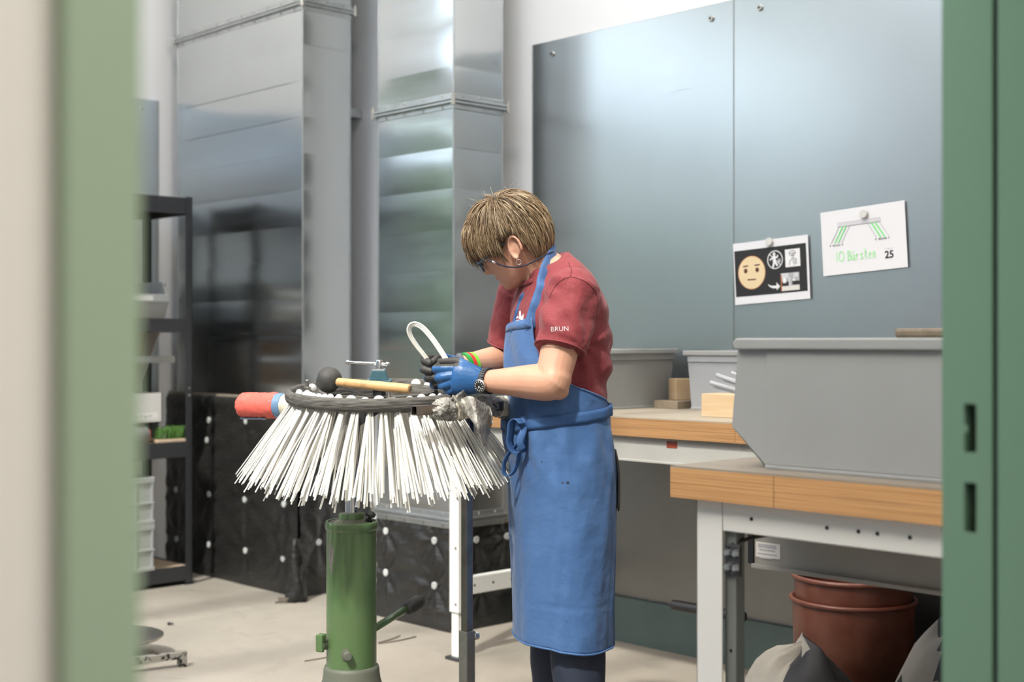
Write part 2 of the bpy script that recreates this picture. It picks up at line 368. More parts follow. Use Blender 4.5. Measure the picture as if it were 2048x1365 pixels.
# ------------------------------------------------------------------ mesh helpers
ORG = {}
def V(*a):
    return Vector(a)
def root(name, loc, label=None, cat=None, group=None):
    o = bpy.data.objects.new(name, None)
    coll.objects.link(o)
    o.location = loc
    o.empty_display_size = 0.05
    ORG[o.name] = Vector(loc)
    tag(o, label, cat, group)
    return o
def tag(o, label=None, cat=None, group=None, kind=None):
    if label: o['label'] = label
    if cat: o['category'] = cat
    if group: o['group'] = group
    if kind: o['kind'] = kind
    return o
def frame_from(axis, up=None):
    z = Vector(axis).normalized()
    u = Vector(up) if up is not None else (UP if abs(z.z) < 0.95 else Vector((1, 0, 0)))
    x = u - z * u.dot(z)
    x.normalize()
    return x, z.cross(x), z
class MB:
    def __init__(s):
        s.v = []; s.f = []; s.m = []; s.mi = 0
    def add(s, vs, fs):
        b = len(s.v)
        s.v.extend(Vector(p) for p in vs)
        for f in fs:
            s.f.append([b + i for i in f]); s.m.append(s.mi)
        return s
    def box(s, a, b):
        x0, y0, z0 = (min(p, q) for p, q in zip(a, b)); x1, y1, z1 = (max(p, q) for p, q in zip(a, b))
        return s.add([(x0, y0, z0), (x1, y0, z0), (x1, y1, z0), (x0, y1, z0), (x0, y0, z1), (x1, y0, z1), (x1, y1, z1), (x0, y1, z1)],
                     [(0, 3, 2, 1), (4, 5, 6, 7), (0, 1, 5, 4), (1, 2, 6, 5), (2, 3, 7, 6), (3, 0, 4, 7)])
    def obox(s, c, ax, ay, az, hx, hy, hz):
        c = Vector(c)
        vs = [c + ax * (i * hx) + ay * (j * hy) + az * (k * hz) for k in (-1, 1) for i, j in ((-1, -1), (1, -1), (1, 1), (-1, 1))]
        return s.add(vs, [(0, 3, 2, 1), (4, 5, 6, 7), (0, 1, 5, 4), (1, 2, 6, 5), (2, 3, 7, 6), (3, 0, 4, 7)])
    def bar(s, a, b, w, h, up=None):
        a = Vector(a); b = Vector(b)
        x, y, z = frame_from(b - a, up)
        return s.obox((a + b) / 2, x, y, z, h / 2, w / 2, (b - a).length / 2)
    def loft(s, rings, cap=True, closed=True):
        n = len(rings[0]); b = len(s.v)
        for r in rings:
            s.v.extend(Vector(p) for p in r)
        for i in range(len(rings) - 1):
            for j in range(n if closed else n - 1):
                k = (j + 1) % n
                s.f.append([b + i * n + j, b + i * n + k, b + (i + 1) * n + k, b + (i + 1) * n + j]); s.m.append(s.mi)
        if cap and closed:
            s.f.append([b + j for j in range(n)][::-1]); s.m.append(s.mi)
            s.f.append([b + (len(rings) - 1) * n + j for j in range(n)]); s.m.append(s.mi)
        return s
    def tube(s, pts, r, seg=10, cap=True, up=None, flat=1.0):
        pts = [Vector(p) for p in pts]
        rs = r if isinstance(r, (list, tuple)) else [r] * len(pts)
        rings = []
        x = None
        for i, p in enumerate(pts):
            t = (pts[min(i + 1, len(pts) - 1)] - pts[max(i - 1, 0)])
            if t.length < 1e-9: t = Vector((0, 0, 1))
            t.normalize()
            if x is None:
                x, y, _ = frame_from(t, up)
            else:
                x = x - t * x.dot(t)
                if x.length < 1e-6: x, y, _ = frame_from(t)
                x.normalize(); y = t.cross(x)
            rings.append([p + x * (math.cos(a) * rs[i]) + y * (math.sin(a) * rs[i] * flat) for a in (2 * math.pi * k / seg for k in range(seg))])
        return s.loft(rings, cap)
    def lathe(s, prof, c=(0, 0, 0), axis=(0, 0, 1), seg=32, up=None, cap=True):
        c = Vector(c); x, y, z = frame_from(axis, up)
        rings = [[c + z * h + (x * math.cos(a) + y * math.sin(a)) * r for a in (2 * math.pi * k / seg for k in range(seg))] for r, h in prof]
        return s.loft(rings, cap)
    def prism(s, poly, o, ax, ay, az, d0, d1):
        """polygon in (ax, ay) from origin o, extruded along az from d0 to d1"""
        o = Vector(o); n = len(poly)
        vs = [o + ax * p[0] + ay * p[1] + az * d0 for p in poly] + [o + ax * p[0] + ay * p[1] + az * d1 for p in poly]
        fs = [list(range(n))[::-1], list(range(n, 2 * n))] + [[i, (i + 1) % n, n + (i + 1) % n, n + i] for i in range(n)]
        return s.add(vs, fs)
    def ell(s, c, ax, ay, az, seg=16, rings=10):
        c = Vector(c)
        rr = []
        for i in range(1, rings):
            t = math.pi * i / rings
            rr.append([c + ax * (math.sin(t) * math.cos(a)) + ay * (math.sin(t) * math.sin(a)) + az * (-math.cos(t)) for a in (2 * math.pi * k / seg for k in range(seg))])
        b = len(s.v)
        s.loft(rr, cap=False)
        lo = len(s.v); s.v.append(c - az); hi = len(s.v); s.v.append(c + az)
        n = len(rr)
        for j in range(seg):
            k = (j + 1) % seg
            s.f.append([b + k, b + j, lo]); s.m.append(s.mi)
            s.f.append([b + (n - 1) * seg + j, b + (n - 1) * seg + k, hi]); s.m.append(s.mi)
        return s
    def grid(s, pts, thick=0.0):
        nr, nc = len(pts), len(pts[0]); b = len(s.v)
        for r in pts: s.v.extend(Vector(p) for p in r)
        for i in range(nr - 1):
            for j in range(nc - 1):
                s.f.append([b + i * nc + j, b + i * nc + j + 1, b + (i + 1) * nc + j + 1, b + (i + 1) * nc + j]); s.m.append(s.mi)
        return s
    def mesh(s, name, off=Vector((0, 0, 0))):
        me = bpy.data.meshes.new(name)
        me.from_pydata([tuple(p - off) for p in s.v], [], s.f)
        if any(s.m):
            me.polygons.foreach_set('material_index', s.m)
        bm = bmesh.new(); bm.from_mesh(me)
        bmesh.ops.recalc_face_normals(bm, faces=bm.faces)
        bm.to_mesh(me); bm.free()
        return me
    def build(s, name, mat, parent=None, smooth=False, bevel=0.0, bseg=2, solid=0.0, angle=None, soff=0.0, subd=0):
        if parent is not None:
            off = ORG[parent.name]
        else:
            xs = [p.x for p in s.v]; ys = [p.y for p in s.v]; zs = [p.z for p in s.v]
            off = Vector(((min(xs) + max(xs)) / 2, (min(ys) + max(ys)) / 2, min(zs)))
        me = s.mesh(name, off)
        return link(name, me, mat, parent, off, smooth, bevel, bseg, solid, angle, soff, subd)
def link(name, me, mat, parent, off, smooth=False, bevel=0.0, bseg=2, solid=0.0, angle=None, soff=0.0, subd=0):
    o = bpy.data.objects.new(name, me)
    coll.objects.link(o)
    for m in (mat if isinstance(mat, (list, tuple)) else [mat]):
        if len(me.materials) < 20: me.materials.append(m)
    if parent is not None:
        o.parent = parent
    else:
        o.location = off
    ORG[o.name] = Vector(off)
    if smooth:
        me.polygons.foreach_set('use_smooth', [True] * len(me.polygons))
        if angle:
            me.set_sharp_from_angle(angle=math.radians(angle))
    if solid:
        md = o.modifiers.new('thickness', 'SOLIDIFY'); md.thickness = solid; md.offset = soff
    if bevel:
        md = o.modifiers.new('edge', 'BEVEL'); md.width = bevel; md.segments = bseg; md.limit_method = 'ANGLE'; md.angle_limit = math.radians(40)
    if subd:
        md = o.modifiers.new('smooth', 'SUBSURF'); md.levels = subd; md.render_levels = subd
    return o
def share(proto, name, parent, matrix=None, loc=None):
    o = bpy.data.objects.new(name, proto.data)
    coll.objects.link(o)
    for md in proto.modifiers:
        n = o.modifiers.new(md.name, md.type)
        if md.type == 'BEVEL':
            n.width = md.width; n.segments = md.segments; n.limit_method = md.limit_method; n.angle_limit = md.angle_limit
    o.parent = parent
    if loc is not None: o.location = Vector(loc) - (ORG[parent.name] if parent else Vector((0, 0, 0)))
    ORG[o.name] = Vector(loc) if loc is not None else Vector((0, 0, 0))
    return o
def remesh(mb, voxel, smooth_it=4, fac=0.5):
    me = mb.mesh('tmp')
    o = bpy.data.objects.new('tmp', me); coll.objects.link(o)
    r = o.modifiers.new('r', 'REMESH'); r.mode = 'VOXEL'; r.voxel_size = voxel; r.use_smooth_shade = True
    if smooth_it:
        q = o.modifiers.new('s', 'SMOOTH'); q.factor = fac; q.iterations = smooth_it
    dg = bpy.context.evaluated_depsgraph_get(); dg.update()
    res = bpy.data.meshes.new_from_object(o.evaluated_get(dg))
    bpy.data.objects.remove(o); bpy.data.meshes.remove(me)
    return res
def link_world_mesh(name, me, mat, parent, smooth=True):
    off = ORG[parent.name] if parent else Vector((0, 0, 0))
    me.transform(Matrix.Translation(-off))
    me.materials.clear()
    return link(name, me, mat, parent, off, smooth)
def text_mesh(s, size, extrude=0.0, offset=0.0):
    c = bpy.data.curves.new('t', 'FONT'); c.body = s; c.size = size; c.extrude = extrude; c.offset = offset
    c.align_x = 'CENTER'; c.align_y = 'CENTER'; c.resolution_u = 3
    o = bpy.data.objects.new('t', c); coll.objects.link(o)
    dg = bpy.context.evaluated_depsgraph_get(); dg.update()
    me = bpy.data.meshes.new_from_object(o.evaluated_get(dg))
    bpy.data.objects.remove(o); bpy.data.curves.remove(c)
    return me
def place_text(name, s, size, o0, ax, ay, az, mat, parent, offset=0.0, extrude=0.0002):
    me = text_mesh(s, size, extrude, offset)
    off = ORG[parent.name]
    for v in me.vertices:
        v.co = Vector(o0) + ax * v.co.x + ay * v.co.y + az * v.co.z - off
    me.materials.clear()
    return link(name, me, mat, parent, off)
def interp(tab, t):
    """smooth (catmull-rom) interpolation in a table [(t, a, b, ...)], t rising"""
    if t <= tab[0][0]: return tab[0][1:]
    if t >= tab[-1][0]: return tab[-1][1:]
    for i in range(len(tab) - 1):
        if tab[i][0] <= t <= tab[i + 1][0]: break
    p0, p1, p2, p3 = tab[max(i - 1, 0)], tab[i], tab[i + 1], tab[min(i + 2, len(tab) - 1)]
    u = (t - p1[0]) / (p2[0] - p1[0])
    out = []
    for k in range(1, len(p1)):
        h = p2[0] - p1[0]
        m1 = (p2[k] - p0[k]) / (p2[0] - p0[0]) * h
        m2 = (p3[k] - p1[k]) / (p3[0] - p1[0]) * h
        out.append((2 * u**3 - 3 * u**2 + 1) * p1[k] + (u**3 - 2 * u**2 + u) * m1 + (-2 * u**3 + 3 * u**2) * p2[k] + (u**3 - u**2) * m2)
    return tuple(out)
def spline(pts, n):
    """resample a list of points as a catmull-rom curve with n points per span"""
    pts = [Vector(p) for p in pts]; out = []
    for i in range(len(pts) - 1):
        p0, p1, p2, p3 = pts[max(i - 1, 0)], pts[i], pts[i + 1], pts[min(i + 2, len(pts) - 1)]
        for k in range(n):
            u = k / n
            out.append(0.5 * ((2 * p1) + (p2 - p0) * u + (2 * p0 - 5 * p1 + 4 * p2 - p3) * u * u + (3 * p1 - p0 - 3 * p2 + p3) * u**3))
    out.append(pts[-1])
    return out
def nz(p, s=1.0, seed=0.0):
    return mnoise.noise(Vector((p[0] * s + seed, p[1] * s + seed * 1.7, p[2] * s - seed)))
XA, YA, ZA = Vector((1, 0, 0)), Vector((0, 1, 0)), Vector((0, 0, 1))
def structure(name, mb, mat, parent=None, **k):
    o = mb.build(name, mat, parent, **k)
    if parent is None: tag(o, kind='structure')
    return o
# ================================================================== THE ROOM
DW0, DW1 = -0.90, -0.70              # door wall, room side and corridor side
FWY = -3.6
structure('floor', MB().box((LWX - 0.2, FWY - 0.2, -0.12), (2.2, BWY + 0.2, 0)), M['concrete'])
structure('wall_back', MB().box((LWX - 0.2, BWY, 0), (2.2, BWY + 0.18, CEIL)), M['white_wall'])
structure('wall_front', MB().box((LWX - 0.2, FWY - 0.18, 0), (2.2, FWY, CEIL)), M['white_wall'])
structure('wall_corridor', MB().box((2.0, FWY, 0), (2.18, BWY, 2.9)), M['cream_wall'])
mb = MB()
for a, b in (((FWY, 0), (WIN[0], CEIL)), ((WIN[1], 0), (BWY, CEIL)), ((WIN[0], 0), (WIN[1], WIN[2])), ((WIN[0], WIN[3]), (WIN[1], CLE[2])), ((CLE[1], CLE[2]), (WIN[1], CLE[3])), ((WIN[0], CLE[3]), (WIN[1], CEIL))):
    mb.box((LWX - 0.2, a[0], a[1]), (LWX, b[0], b[1]))
structure('wall_left', mb, M['white_wall'])
x0, x1, y0, y1 = SKYL
mb = MB()
for a, b in (((LWX - 0.2, FWY - 0.2), (x0, BWY + 0.2)), ((x1, FWY - 0.2), (DW1, BWY + 0.2)), ((x0, FWY - 0.2), (x1, y0)), ((x0, y1), (x1, BWY + 0.2))):
    mb.box((a[0], a[1], CEIL), (b[0], b[1], CEIL + 0.18))
structure('ceiling', mb, M['ceiling'])
structure('ceiling_corridor', MB().box((DW1, FWY, 2.9), (2.18, BWY, 3.0)), M['ceiling'])
# door opening towards the corridor
JL, JR, DH = 0.371, 1.665, 2.35
mb = MB()
mb.box((DW0, FWY, 0), (DW1, JL - 0.02, CEIL)); mb.box((DW0, JR + 0.03, 0), (DW1, BWY, CEIL)); mb.box((DW0, JL - 0.02, DH + 0.03), (DW1, JR + 0.03, CEIL))
structure('wall_right', mb, M['cream_wall'])
# skylight and side window
sk = structure('window_1', MB().box((x0, y0, CEIL + 0.175), (x1, y1, CEIL + 0.185)), M['glass'])
mb = MB()
for i in range(1, 4):
    xx = x0 + (x1 - x0) * i / 4
    bar = MB().box((xx - 0.03, y0, CEIL + 0.06), (xx + 0.03, y1, CEIL + 0.17)).build('glazing_bar', M['bench_white'], sk)
w2 = structure('window_2', MB().box((LWX - 0.10, WIN[0], WIN[2]), (LWX - 0.09, WIN[1], WIN[3])), M['glass'])
nmul = 4
for i in range(nmul + 1):
    yy = WIN[0] + (WIN[1] - WIN[0]) * i / nmul
    yy = min(max(yy, WIN[0] + 0.03), WIN[1] - 0.03)
    MB().box((LWX - 0.13, yy - 0.03, WIN[2]), (LWX - 0.06, yy + 0.03, WIN[3])).build('mullion', M['window_frame'], w2)
for zz in (WIN[2] + 0.03, 1.9, 2.5, WIN[3] - 0.03):
    MB().box((LWX - 0.128, WIN[0], zz - 0.035), (LWX - 0.062, WIN[1], zz + 0.035)).build('transom', M['window_frame'], w2)
w3 = structure('window_3', MB().box((LWX - 0.10, CLE[0], CLE[2]), (LWX - 0.09, CLE[1], CLE[3])), M['glass'])
for i in range(5):
    yy = min(max(CLE[0] + (CLE[1] - CLE[0]) * i / 4, CLE[0] + 0.03), CLE[1] - 0.03)
    MB().box((LWX - 0.13, yy - 0.03, CLE[2]), (LWX - 0.06, yy + 0.03, CLE[3])).build('mullion', M['window_frame'], w3)
# garden outside
structure('ground_outside', MB().box((-26, -16, -0.2), (LWX - 0.2, 14, -0.12)), M['grass'])
hed = MB()
pts = []
for i in range(24):
    row = []
    for j in range(50):
        y = -14 + 26 * j / 49
        t = i / 23
        z = -0.12 + 3.7 * t
        x = -12.5 - 1.6 * max(0, t - 0.6) + 0.5 * nz((y, z, 1), 1.3) + 0.25 * nz((y, z, 4), 4)
        row.append(V(x, y, z + 0.35 * nz((y, 0, 2), 0.6) * t))
    pts.append(row)
hed.grid(pts)
h = hed.build('garden_hedge', M['hedge'], None, smooth=True, solid=0.8, soff=-1)
tag(h, 'green clipped hedge growing outside the side window', 'hedge')

# --- green steel door frame
dr = root('door_1', (DW0, JR, 0)); tag(dr, kind='structure')
# right jamb: strike face with two slots, rubber seal, stop face, casing
SX0, SX1 = -0.8805, -0.863
slots = [(0.9975, 1.063), (1.103, 1.167)]
mb = MB()
mb.box((DW0, JR, 0), (SX0, JR + 0.03, DH)); mb.box((SX1, JR, 0), (-0.841, JR + 0.03, DH))
zz = 0
for a, b in slots:
    mb.box((SX0, JR, zz), (SX1, JR + 0.003, a)); zz = b
mb.box((SX0, JR, zz), (SX1, JR + 0.003, DH))
mb.box((DW0 - 0.012, JR + 0.0, 0), (DW0, JR + 0.075, DH))
mb.box((SX0 , JR, 1.129), (SX0 + 0.005, JR + 0.003, 1.139))
mb.build('strike_jamb', M['green_frame'], dr)
MB().box((SX0, JR + 0.026, 0.95), (SX1, JR + 0.0295, 1.2)).build('strike_pocket', M['slot_grey'], dr)
MB().box((-0.841, JR + 0.006, 0), (-0.8315, JR + 0.03, DH)).build('door_seal', M['rubber'], dr)
mb = MB().box((-0.8315, JR - 0.004, 0), (-0.69, JR + 0.03, DH)).box((DW1, JR + 0.03, 0), (-0.69, JR + 0.06, DH))
mb.build('stop_jamb', M['green_frame'], dr)
mb = MB().box((DW1, JL - 0.047, 0), (-0.688, JL, DH)).box((DW0 - 0.012, JL - 0.02, 0), (DW1, JL, DH))
mb.build('hinge_jamb', M['green_pale'], dr, bevel=0.003)
MB().box((DW0 - 0.012, JL - 0.047, DH), (-0.688, JR + 0.06, DH + 0.03)).build('lintel', M['green_frame'], dr)

# --- skirting
structure('baseboard_back', MB().box((-4.34, BWY - 0.035, 0), (DW0, BWY - 0.012, 0.185)), M['baseboard'])

# ------------------------------------------------------------------ lamps: added fill in the room, one in the corridor
def strip_lamp(x, y, z, lx, ly, watts, label):
    r = root('ceiling_lamp', (x, y, z), label, 'lamp', 'long ceiling lamps')
    MB().box((x - lx / 2, y - ly / 2, z + 0.02), (x + lx / 2, y + ly / 2, z + 0.08)).build('housing', M['bench_white'], r, bevel=0.01)
    MB().box((x - lx / 2 + 0.02, y - ly / 2 + 0.02, z), (x + lx / 2 - 0.02, y + ly / 2 - 0.02, z + 0.02)).build('diffuser', M['lamp_glow'], r)
    for sx in (-1, 1):
        MB().tube([(x + sx * lx * 0.3, y, z + 0.08), (x + sx * lx * 0.3, y, (2.9 if x > -0.7 else CEIL))], 0.006, 6).build('hanger', M['flange_steel'], r)
    lamp('lamp_light', 'AREA', (x, y, z - 0.015), watts, (1, 0.96, 0.90), size=lx, sizey=ly)
strip_lamp(-2.9, 2.95, 4.0, 2.6, 0.3, 42, 'added unseen fill lamp over the workbenches, long and white')  # added unseen lamp, brightens the top of the back wall
strip_lamp(-5.8, 2.6, 3.95, 0.25, 1.6, 18, 'added unseen fill lamp near the shelf, short and white')  # added unseen lamp for fill, kept out of the steel sheet's reflection
strip_lamp(0.7, 1.1, 2.8, 0.4, 2.4, 38, 'white ceiling lamp in the corridor')

# ================================================================== WALL SHEETS
PANEL_TOP = 2.57
PZ0 = 0.94
PX0 = onY(1068.5, 90, BWY).x; PX1 = onY(1470, 300, BWY).x
def panel(xa, xb, label, screws, tilt=0.0):
    r = root('steel_wall_panel', ((xa + xb) / 2, BWY, PZ0), label, 'panel', 'steel sheets on the back wall')
    n = 14
    # the thin sheet bows very slightly between its screws
    pts = []
    for i in range(19):
        z = PZ0 + (PANEL_TOP - PZ0) * i / 18
        pts.append([V(xa + (xb - xa) * j / n, BWY - 0.010 - 0.0007 * math.sin(math.pi * j / n) * (0.4 + 0.6 * math.sin(math.pi * i / 18)) + tilt * (j / n - 0.5), z) for j in range(n + 1)])
    MB().grid(pts).build('sheet', M['panel_steel'], r, smooth=True)
    MB().box((xa + 0.001, BWY - 0.0085, PZ0 + 0.001), (xb - 0.001, BWY - 0.004, PANEL_TOP - 0.001)).build('backing', M['flange_steel'], r)
    MB().box((xa, BWY - 0.0112, PANEL_TOP - 0.0012), (xb, BWY - 0.004, PANEL_TOP)).build('edge', M['flange_steel'], r)
    # folded side edges
    for xx in (xa, xb):
        MB().box((xx - 0.001, BWY - 0.0118, PZ0), (xx + 0.001, BWY - 0.004, PANEL_TOP)).build('edge', M['flange_steel'], r)
    for px, py in screws:
        p = onY(px, py, BWY - 0.012)
        s_ = MB().lathe([(0.003, 0.006), (0.0115, 0.006), (0.0125, 0.003), (0.0125, -0.004)], (p.x, p.y, p.z), (0, -1, 0), 16).build('screw', M['zinc'], r, smooth=True, angle=30)
        MB().lathe([(0.0055, 0.0065), (0.0055, 0.003)], (p.x, p.y, p.z), (0, -1, 0), 6).build('socket', M['black_plastic'], s_)
    return r
panel(PX0, PX1 - 0.001, 'brushed steel wall sheet behind the worker, with a dull ring smear', [(1104, 108), (1422, 37)])
panel(PX1 + 0.003, DW0 - 0.01, 'brushed steel wall sheet carrying the two paper notices', [(1519.5, 15.5), (1960, -60)])
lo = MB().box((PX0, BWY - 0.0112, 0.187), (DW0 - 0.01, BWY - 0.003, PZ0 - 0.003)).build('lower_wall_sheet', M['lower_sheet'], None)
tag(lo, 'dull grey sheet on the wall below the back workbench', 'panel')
# sheet on the side wall behind the shelf
r = root('steel_wall_panel', (LWX + 0.01, 3.2, 0.6), 'tall narrow steel sheet on the side wall above the dark shelf', 'panel')
MB().box((LWX + 0.002, 2.1, 0.6), (LWX + 0.008, 3.73, onX(318, 203, LWX).z)).build('sheet', M['panel_steel'], r)
p = onX(282, 217, LWX + 0.008)
MB().lathe([(0.003, 0.005), (0.010, 0.004), (0.011, -0.003)], p, (1, 0, 0), 14).build('screw', M['zinc'], r, smooth=True)

# ================================================================== DUCTS
def duct(label, xa, xb, ya, yb, z0, zfl, ztop, step, seed, bottom_flange):
    rnd = random.Random(seed)
    r = root('air_duct', ((xa + xb) / 2, (ya + yb) / 2, z0), label, 'duct', 'galvanised ducts on the back wall')
    def side(o, ax, wid, nrm, zlo, zhi, first, amp):
        zs = []
        z = first
        while z > zlo + 0.02:
            zs.append(z); z -= step
        zs = [zhi] + [q for q in zs if q < zhi - 0.02] + [zlo]
        for i in range(len(zs) - 1):
            hi, lo = zs[i], zs[i + 1]
            t = rnd.choice((-1, 1)) * rnd.uniform(0.2, 1) * amp; bow = rnd.choice((1, 1, -0.6)) * rnd.uniform(0.0016, 0.0034)
            pts = []
            for a in range(9):
                zz = hi + (lo - hi) * a / 8
                row = []
                for b in range(9):
                    e = math.sin(math.pi * b / 8)
                    d = 0.0015 + (t * (a / 8 - 0.5) * 2 + bow * math.sin(math.pi * a / 8)) * min(1, e * 4)
                    row.append(o + ax * (wid * b / 8) + nrm * d + ZA * zz)
                pts.append(row)
            MB().grid(pts).build('duct_panel', M['duct_steel'], r, smooth=True)
    body = MB()
    body.box((xa + 0.002, ya + 0.014, z0), (xb - 0.014, yb, ztop - 0.002))
    body.build('duct_body', M['duct_steel'], r)
    for zlo, zhi in ((z0, zfl - 0.012), (zfl + 0.012, ztop)):
        side(V(xa, ya, 0), XA, xb - xa, -YA, zlo, zhi, zfl - 0.2 + (0 if zhi < zfl else step * 9), 0.0034)
        side(V(xb, ya, 0), YA, yb - ya, XA, zlo, zhi, zfl - 0.2 + (0 if zhi < zfl else step * 9), 0.0016)
    # folded vertical edges
    for px_, py_ in ((xb, ya), (xb, yb), (xa, ya)):
        MB().box((px_ - 0.004, py_ - 0.004, z0), (px_ + 0.004, py_ + 0.004, ztop)).build('edge_fold', M['flange_steel'], r, bevel=0.002)
    fl = [zfl] + ([z0 + 0.02] if bottom_flange else [])
    for zf in fl:
        g = 0.024
        for q, (dz0, dz1, gg) in enumerate(((0.002, 0.012, g), (-0.012, -0.002, g), (0.012, 0.034, 0.007), (-0.034, -0.012, 0.007))):
            mb = MB()
            mb.box((xa - gg, ya - gg, zf + dz0), (xb + gg, ya, zf + dz1)); mb.box((xb, ya, zf + dz0), (xb + gg, yb + gg, zf + dz1))
            mb.box((xa - gg, ya, zf + dz0), (xa, yb + gg, zf + dz1)); mb.box((xa, yb, zf + dz0), (xb, yb + gg, zf + dz1))
            mb.build('flange', M['flange_steel'], r, bevel=0.0015)
        for cx, cy in ((xa - 0.018, ya - 0.018), (xb + 0.018, ya - 0.018), (xb + 0.018, yb + 0.018)):
            MB().lathe([(0.010, -0.021), (0.010, -0.012), (0.010, 0.012), (0.010, 0.02), (0.0055, 0.0205), (0.0055, 0.034)], (cx, cy, zf), ZA, 6).build('flange_bolt', M['zinc'], r)
        n = int((xb - xa) / 0.11)
        for k in range(n):
            MB().lathe([(0.006, 0.0), (0.005, 0.004)], (xa + (xb - xa) * (k + 0.5) / n, ya - 0.007, zf + 0.024), -YA, 8).build('rivet', M['zinc'], r)
            MB().lathe([(0.006, 0.0), (0.005, 0.004)], (xa + (xb - xa) * (k + 0.5) / n, ya - 0.007, zf - 0.024), -YA, 8).build('rivet', M['zinc'], r)
        for k in range(3):
            MB().lathe([(0.006, 0.0), (0.005, 0.004)], (xb + 0.007, ya + (yb - ya) * (k + 0.5) / 3, zf + 0.024), XA, 8).build('rivet', M['zinc'], r)
    # wall bracket
    MB().box((xa + 0.1, yb, zfl - 0.5), (xb - 0.1, BWY - 0.002, zfl - 0.46)).build('wall_bracket', M['flange_steel'], r)
    return r
duct('wide galvanised duct beside the dark shelf, joined near the top of the picture', -6.638, -5.452, 3.79, 4.075, 0.973, 2.896, CEIL - 0.004, 0.177, 3, False)
duct('narrow galvanised duct with a bolted flange, just behind the worker', -4.875, -4.355, 3.805, 4.09, 0.457, 2.28, CEIL - 0.004, 0.175, 8, True)

# ================================================================== FILM-WRAPPED PLINTHS
def plinth(label, xa, xb, ya, yb, h, front, side_, seed):
    r = root('wrapped_plinth', ((xa + xb) / 2, (ya + yb) / 2, 0), label, 'plinth', 'film-wrapped plinths')
    core = MB().box((xa + 0.03, ya + 0.03, 0), (xb - 0.03, yb, h - 0.012)).build('plinth_core', M['black_plastic'], r)
    MB().box((xa, ya + 0.005, h - 0.014), (xb, yb, h)).build('plinth_top', M['wood_top'], r)
    def face(o, ax, wid, nrm, discs, nu, nm):
        nv = 40
        pts = []
        for i in range(nv + 1):
            z = (h - 0.015) * i / nv
            row = []
            for j in range(nu + 1):
                p = o + ax * (wid * j / nu) + ZA * z
                dd = min([(p - q).length for q in discs] + [9])
                e = min(1, dd / 0.12)
                ang = 0.0
                q = min(discs, key=lambda q: (p - q).length) if discs else None
                w = 0
                if q is not None and dd < 0.3:
                    dv = p - q; ang = math.atan2(dv.z, dv.dot(ax))
                    w = math.sin(ang * 7 + seed) * math.exp(-((dd - 0.07) / 0.07) ** 2) * 0.007
                d = 0.014 * e ** 0.7 + 0.006 * nz((p.dot(ax) * 2, 0, z * 12), 2.5, seed) * e + w + 0.006 * nz((p.dot(ax), 3, z), 9, seed)
                if i == nv: d = 0.002
                row.append(p + nrm * (d - 0.004))
            pts.append(row)
        MB().grid(pts).build(nm, M['film'], r, smooth=True)
        for q in discs:
            dm = MB().lathe([(0.0165, -0.004), (0.0165, 0.003), (0.013, 0.005), (0.005, 0.004), (0.004, 0.002)], q + nrm * 0.001, nrm, 18).build('fixing_disc', M['disc_white'], r, smooth=True, angle=40)
    face(V(xa, ya, 0), XA, xb - xa, -YA, [onY(a, b, ya) for a, b in front], 70, 'film_front')
    face(V(xb, ya, 0), YA, yb - ya, XA, [onX(a, b, xb) for a, b in side_], 36, 'film_side')
    return r
plinth('tall black film-wrapped plinth under the wide duct', LWX + 0.01, -5.475, 3.785, BWY - 0.005, 0.973,
       [(417.6, 841), (414, 881), (492, 843), (418, 989), (489.5, 1000), (568, 1009), (418, 1090), (491, 1102), (566, 1118), (352, 980), (353, 1079), (575, 900)], [(637, 956), (637, 1085), (700, 900), (700, 1050)], 1.3)
plinth('low black film-wrapped plinth under the narrow duct', -4.885, -4.358, 3.80, BWY - 0.005, 0.457,
       [(772, 1063), (772, 1146), (869, 1082), (869, 1172)], [(952, 1080), (1014, 1073), (960, 1180)], 4.1)
# crumpled film and a bit of profile at the tall plinth's corner
mb = MB()
c = onZ(592, 1203, 0.0)
rings = []
for i in range(9):
    t = i / 8; z = 0.30 * t
    rings.append([V(c.x + math.cos(a) * (0.055 * (1 - 0.75 * t)) * (1 + 0.35 * math.sin(a * 5 + i)), c.y + math.sin(a) * (0.05 * (1 - 0.7 * t)) * (1 + 0.3 * math.cos(a * 4 + i)), z) for a in (2 * math.pi * k / 14 for k in range(14))])
mb.loft(rings)
o = mb.build('film_scrap', M['film'], None, smooth=True)
tag(o, 'crumpled black film bunched at the corner of the tall plinth', 'film')
mb = MB()
a0, a1 = onZ(556, 1206, 0.0), onZ(582, 1206, 0.0)
mb.bar(a0 + ZA * 0.012, a1 + ZA * 0.012, 0.004, 0.024).bar(a0 + ZA * 0.002 - YA * 0.014, a1 + ZA * 0.002 - YA * 0.014, 0.03, 0.004)
o = mb.build('angle_offcut', M['tube_steel'], None)
tag(o, 'short steel angle offcut on the floor beside the tall black plinth', 'offcut')
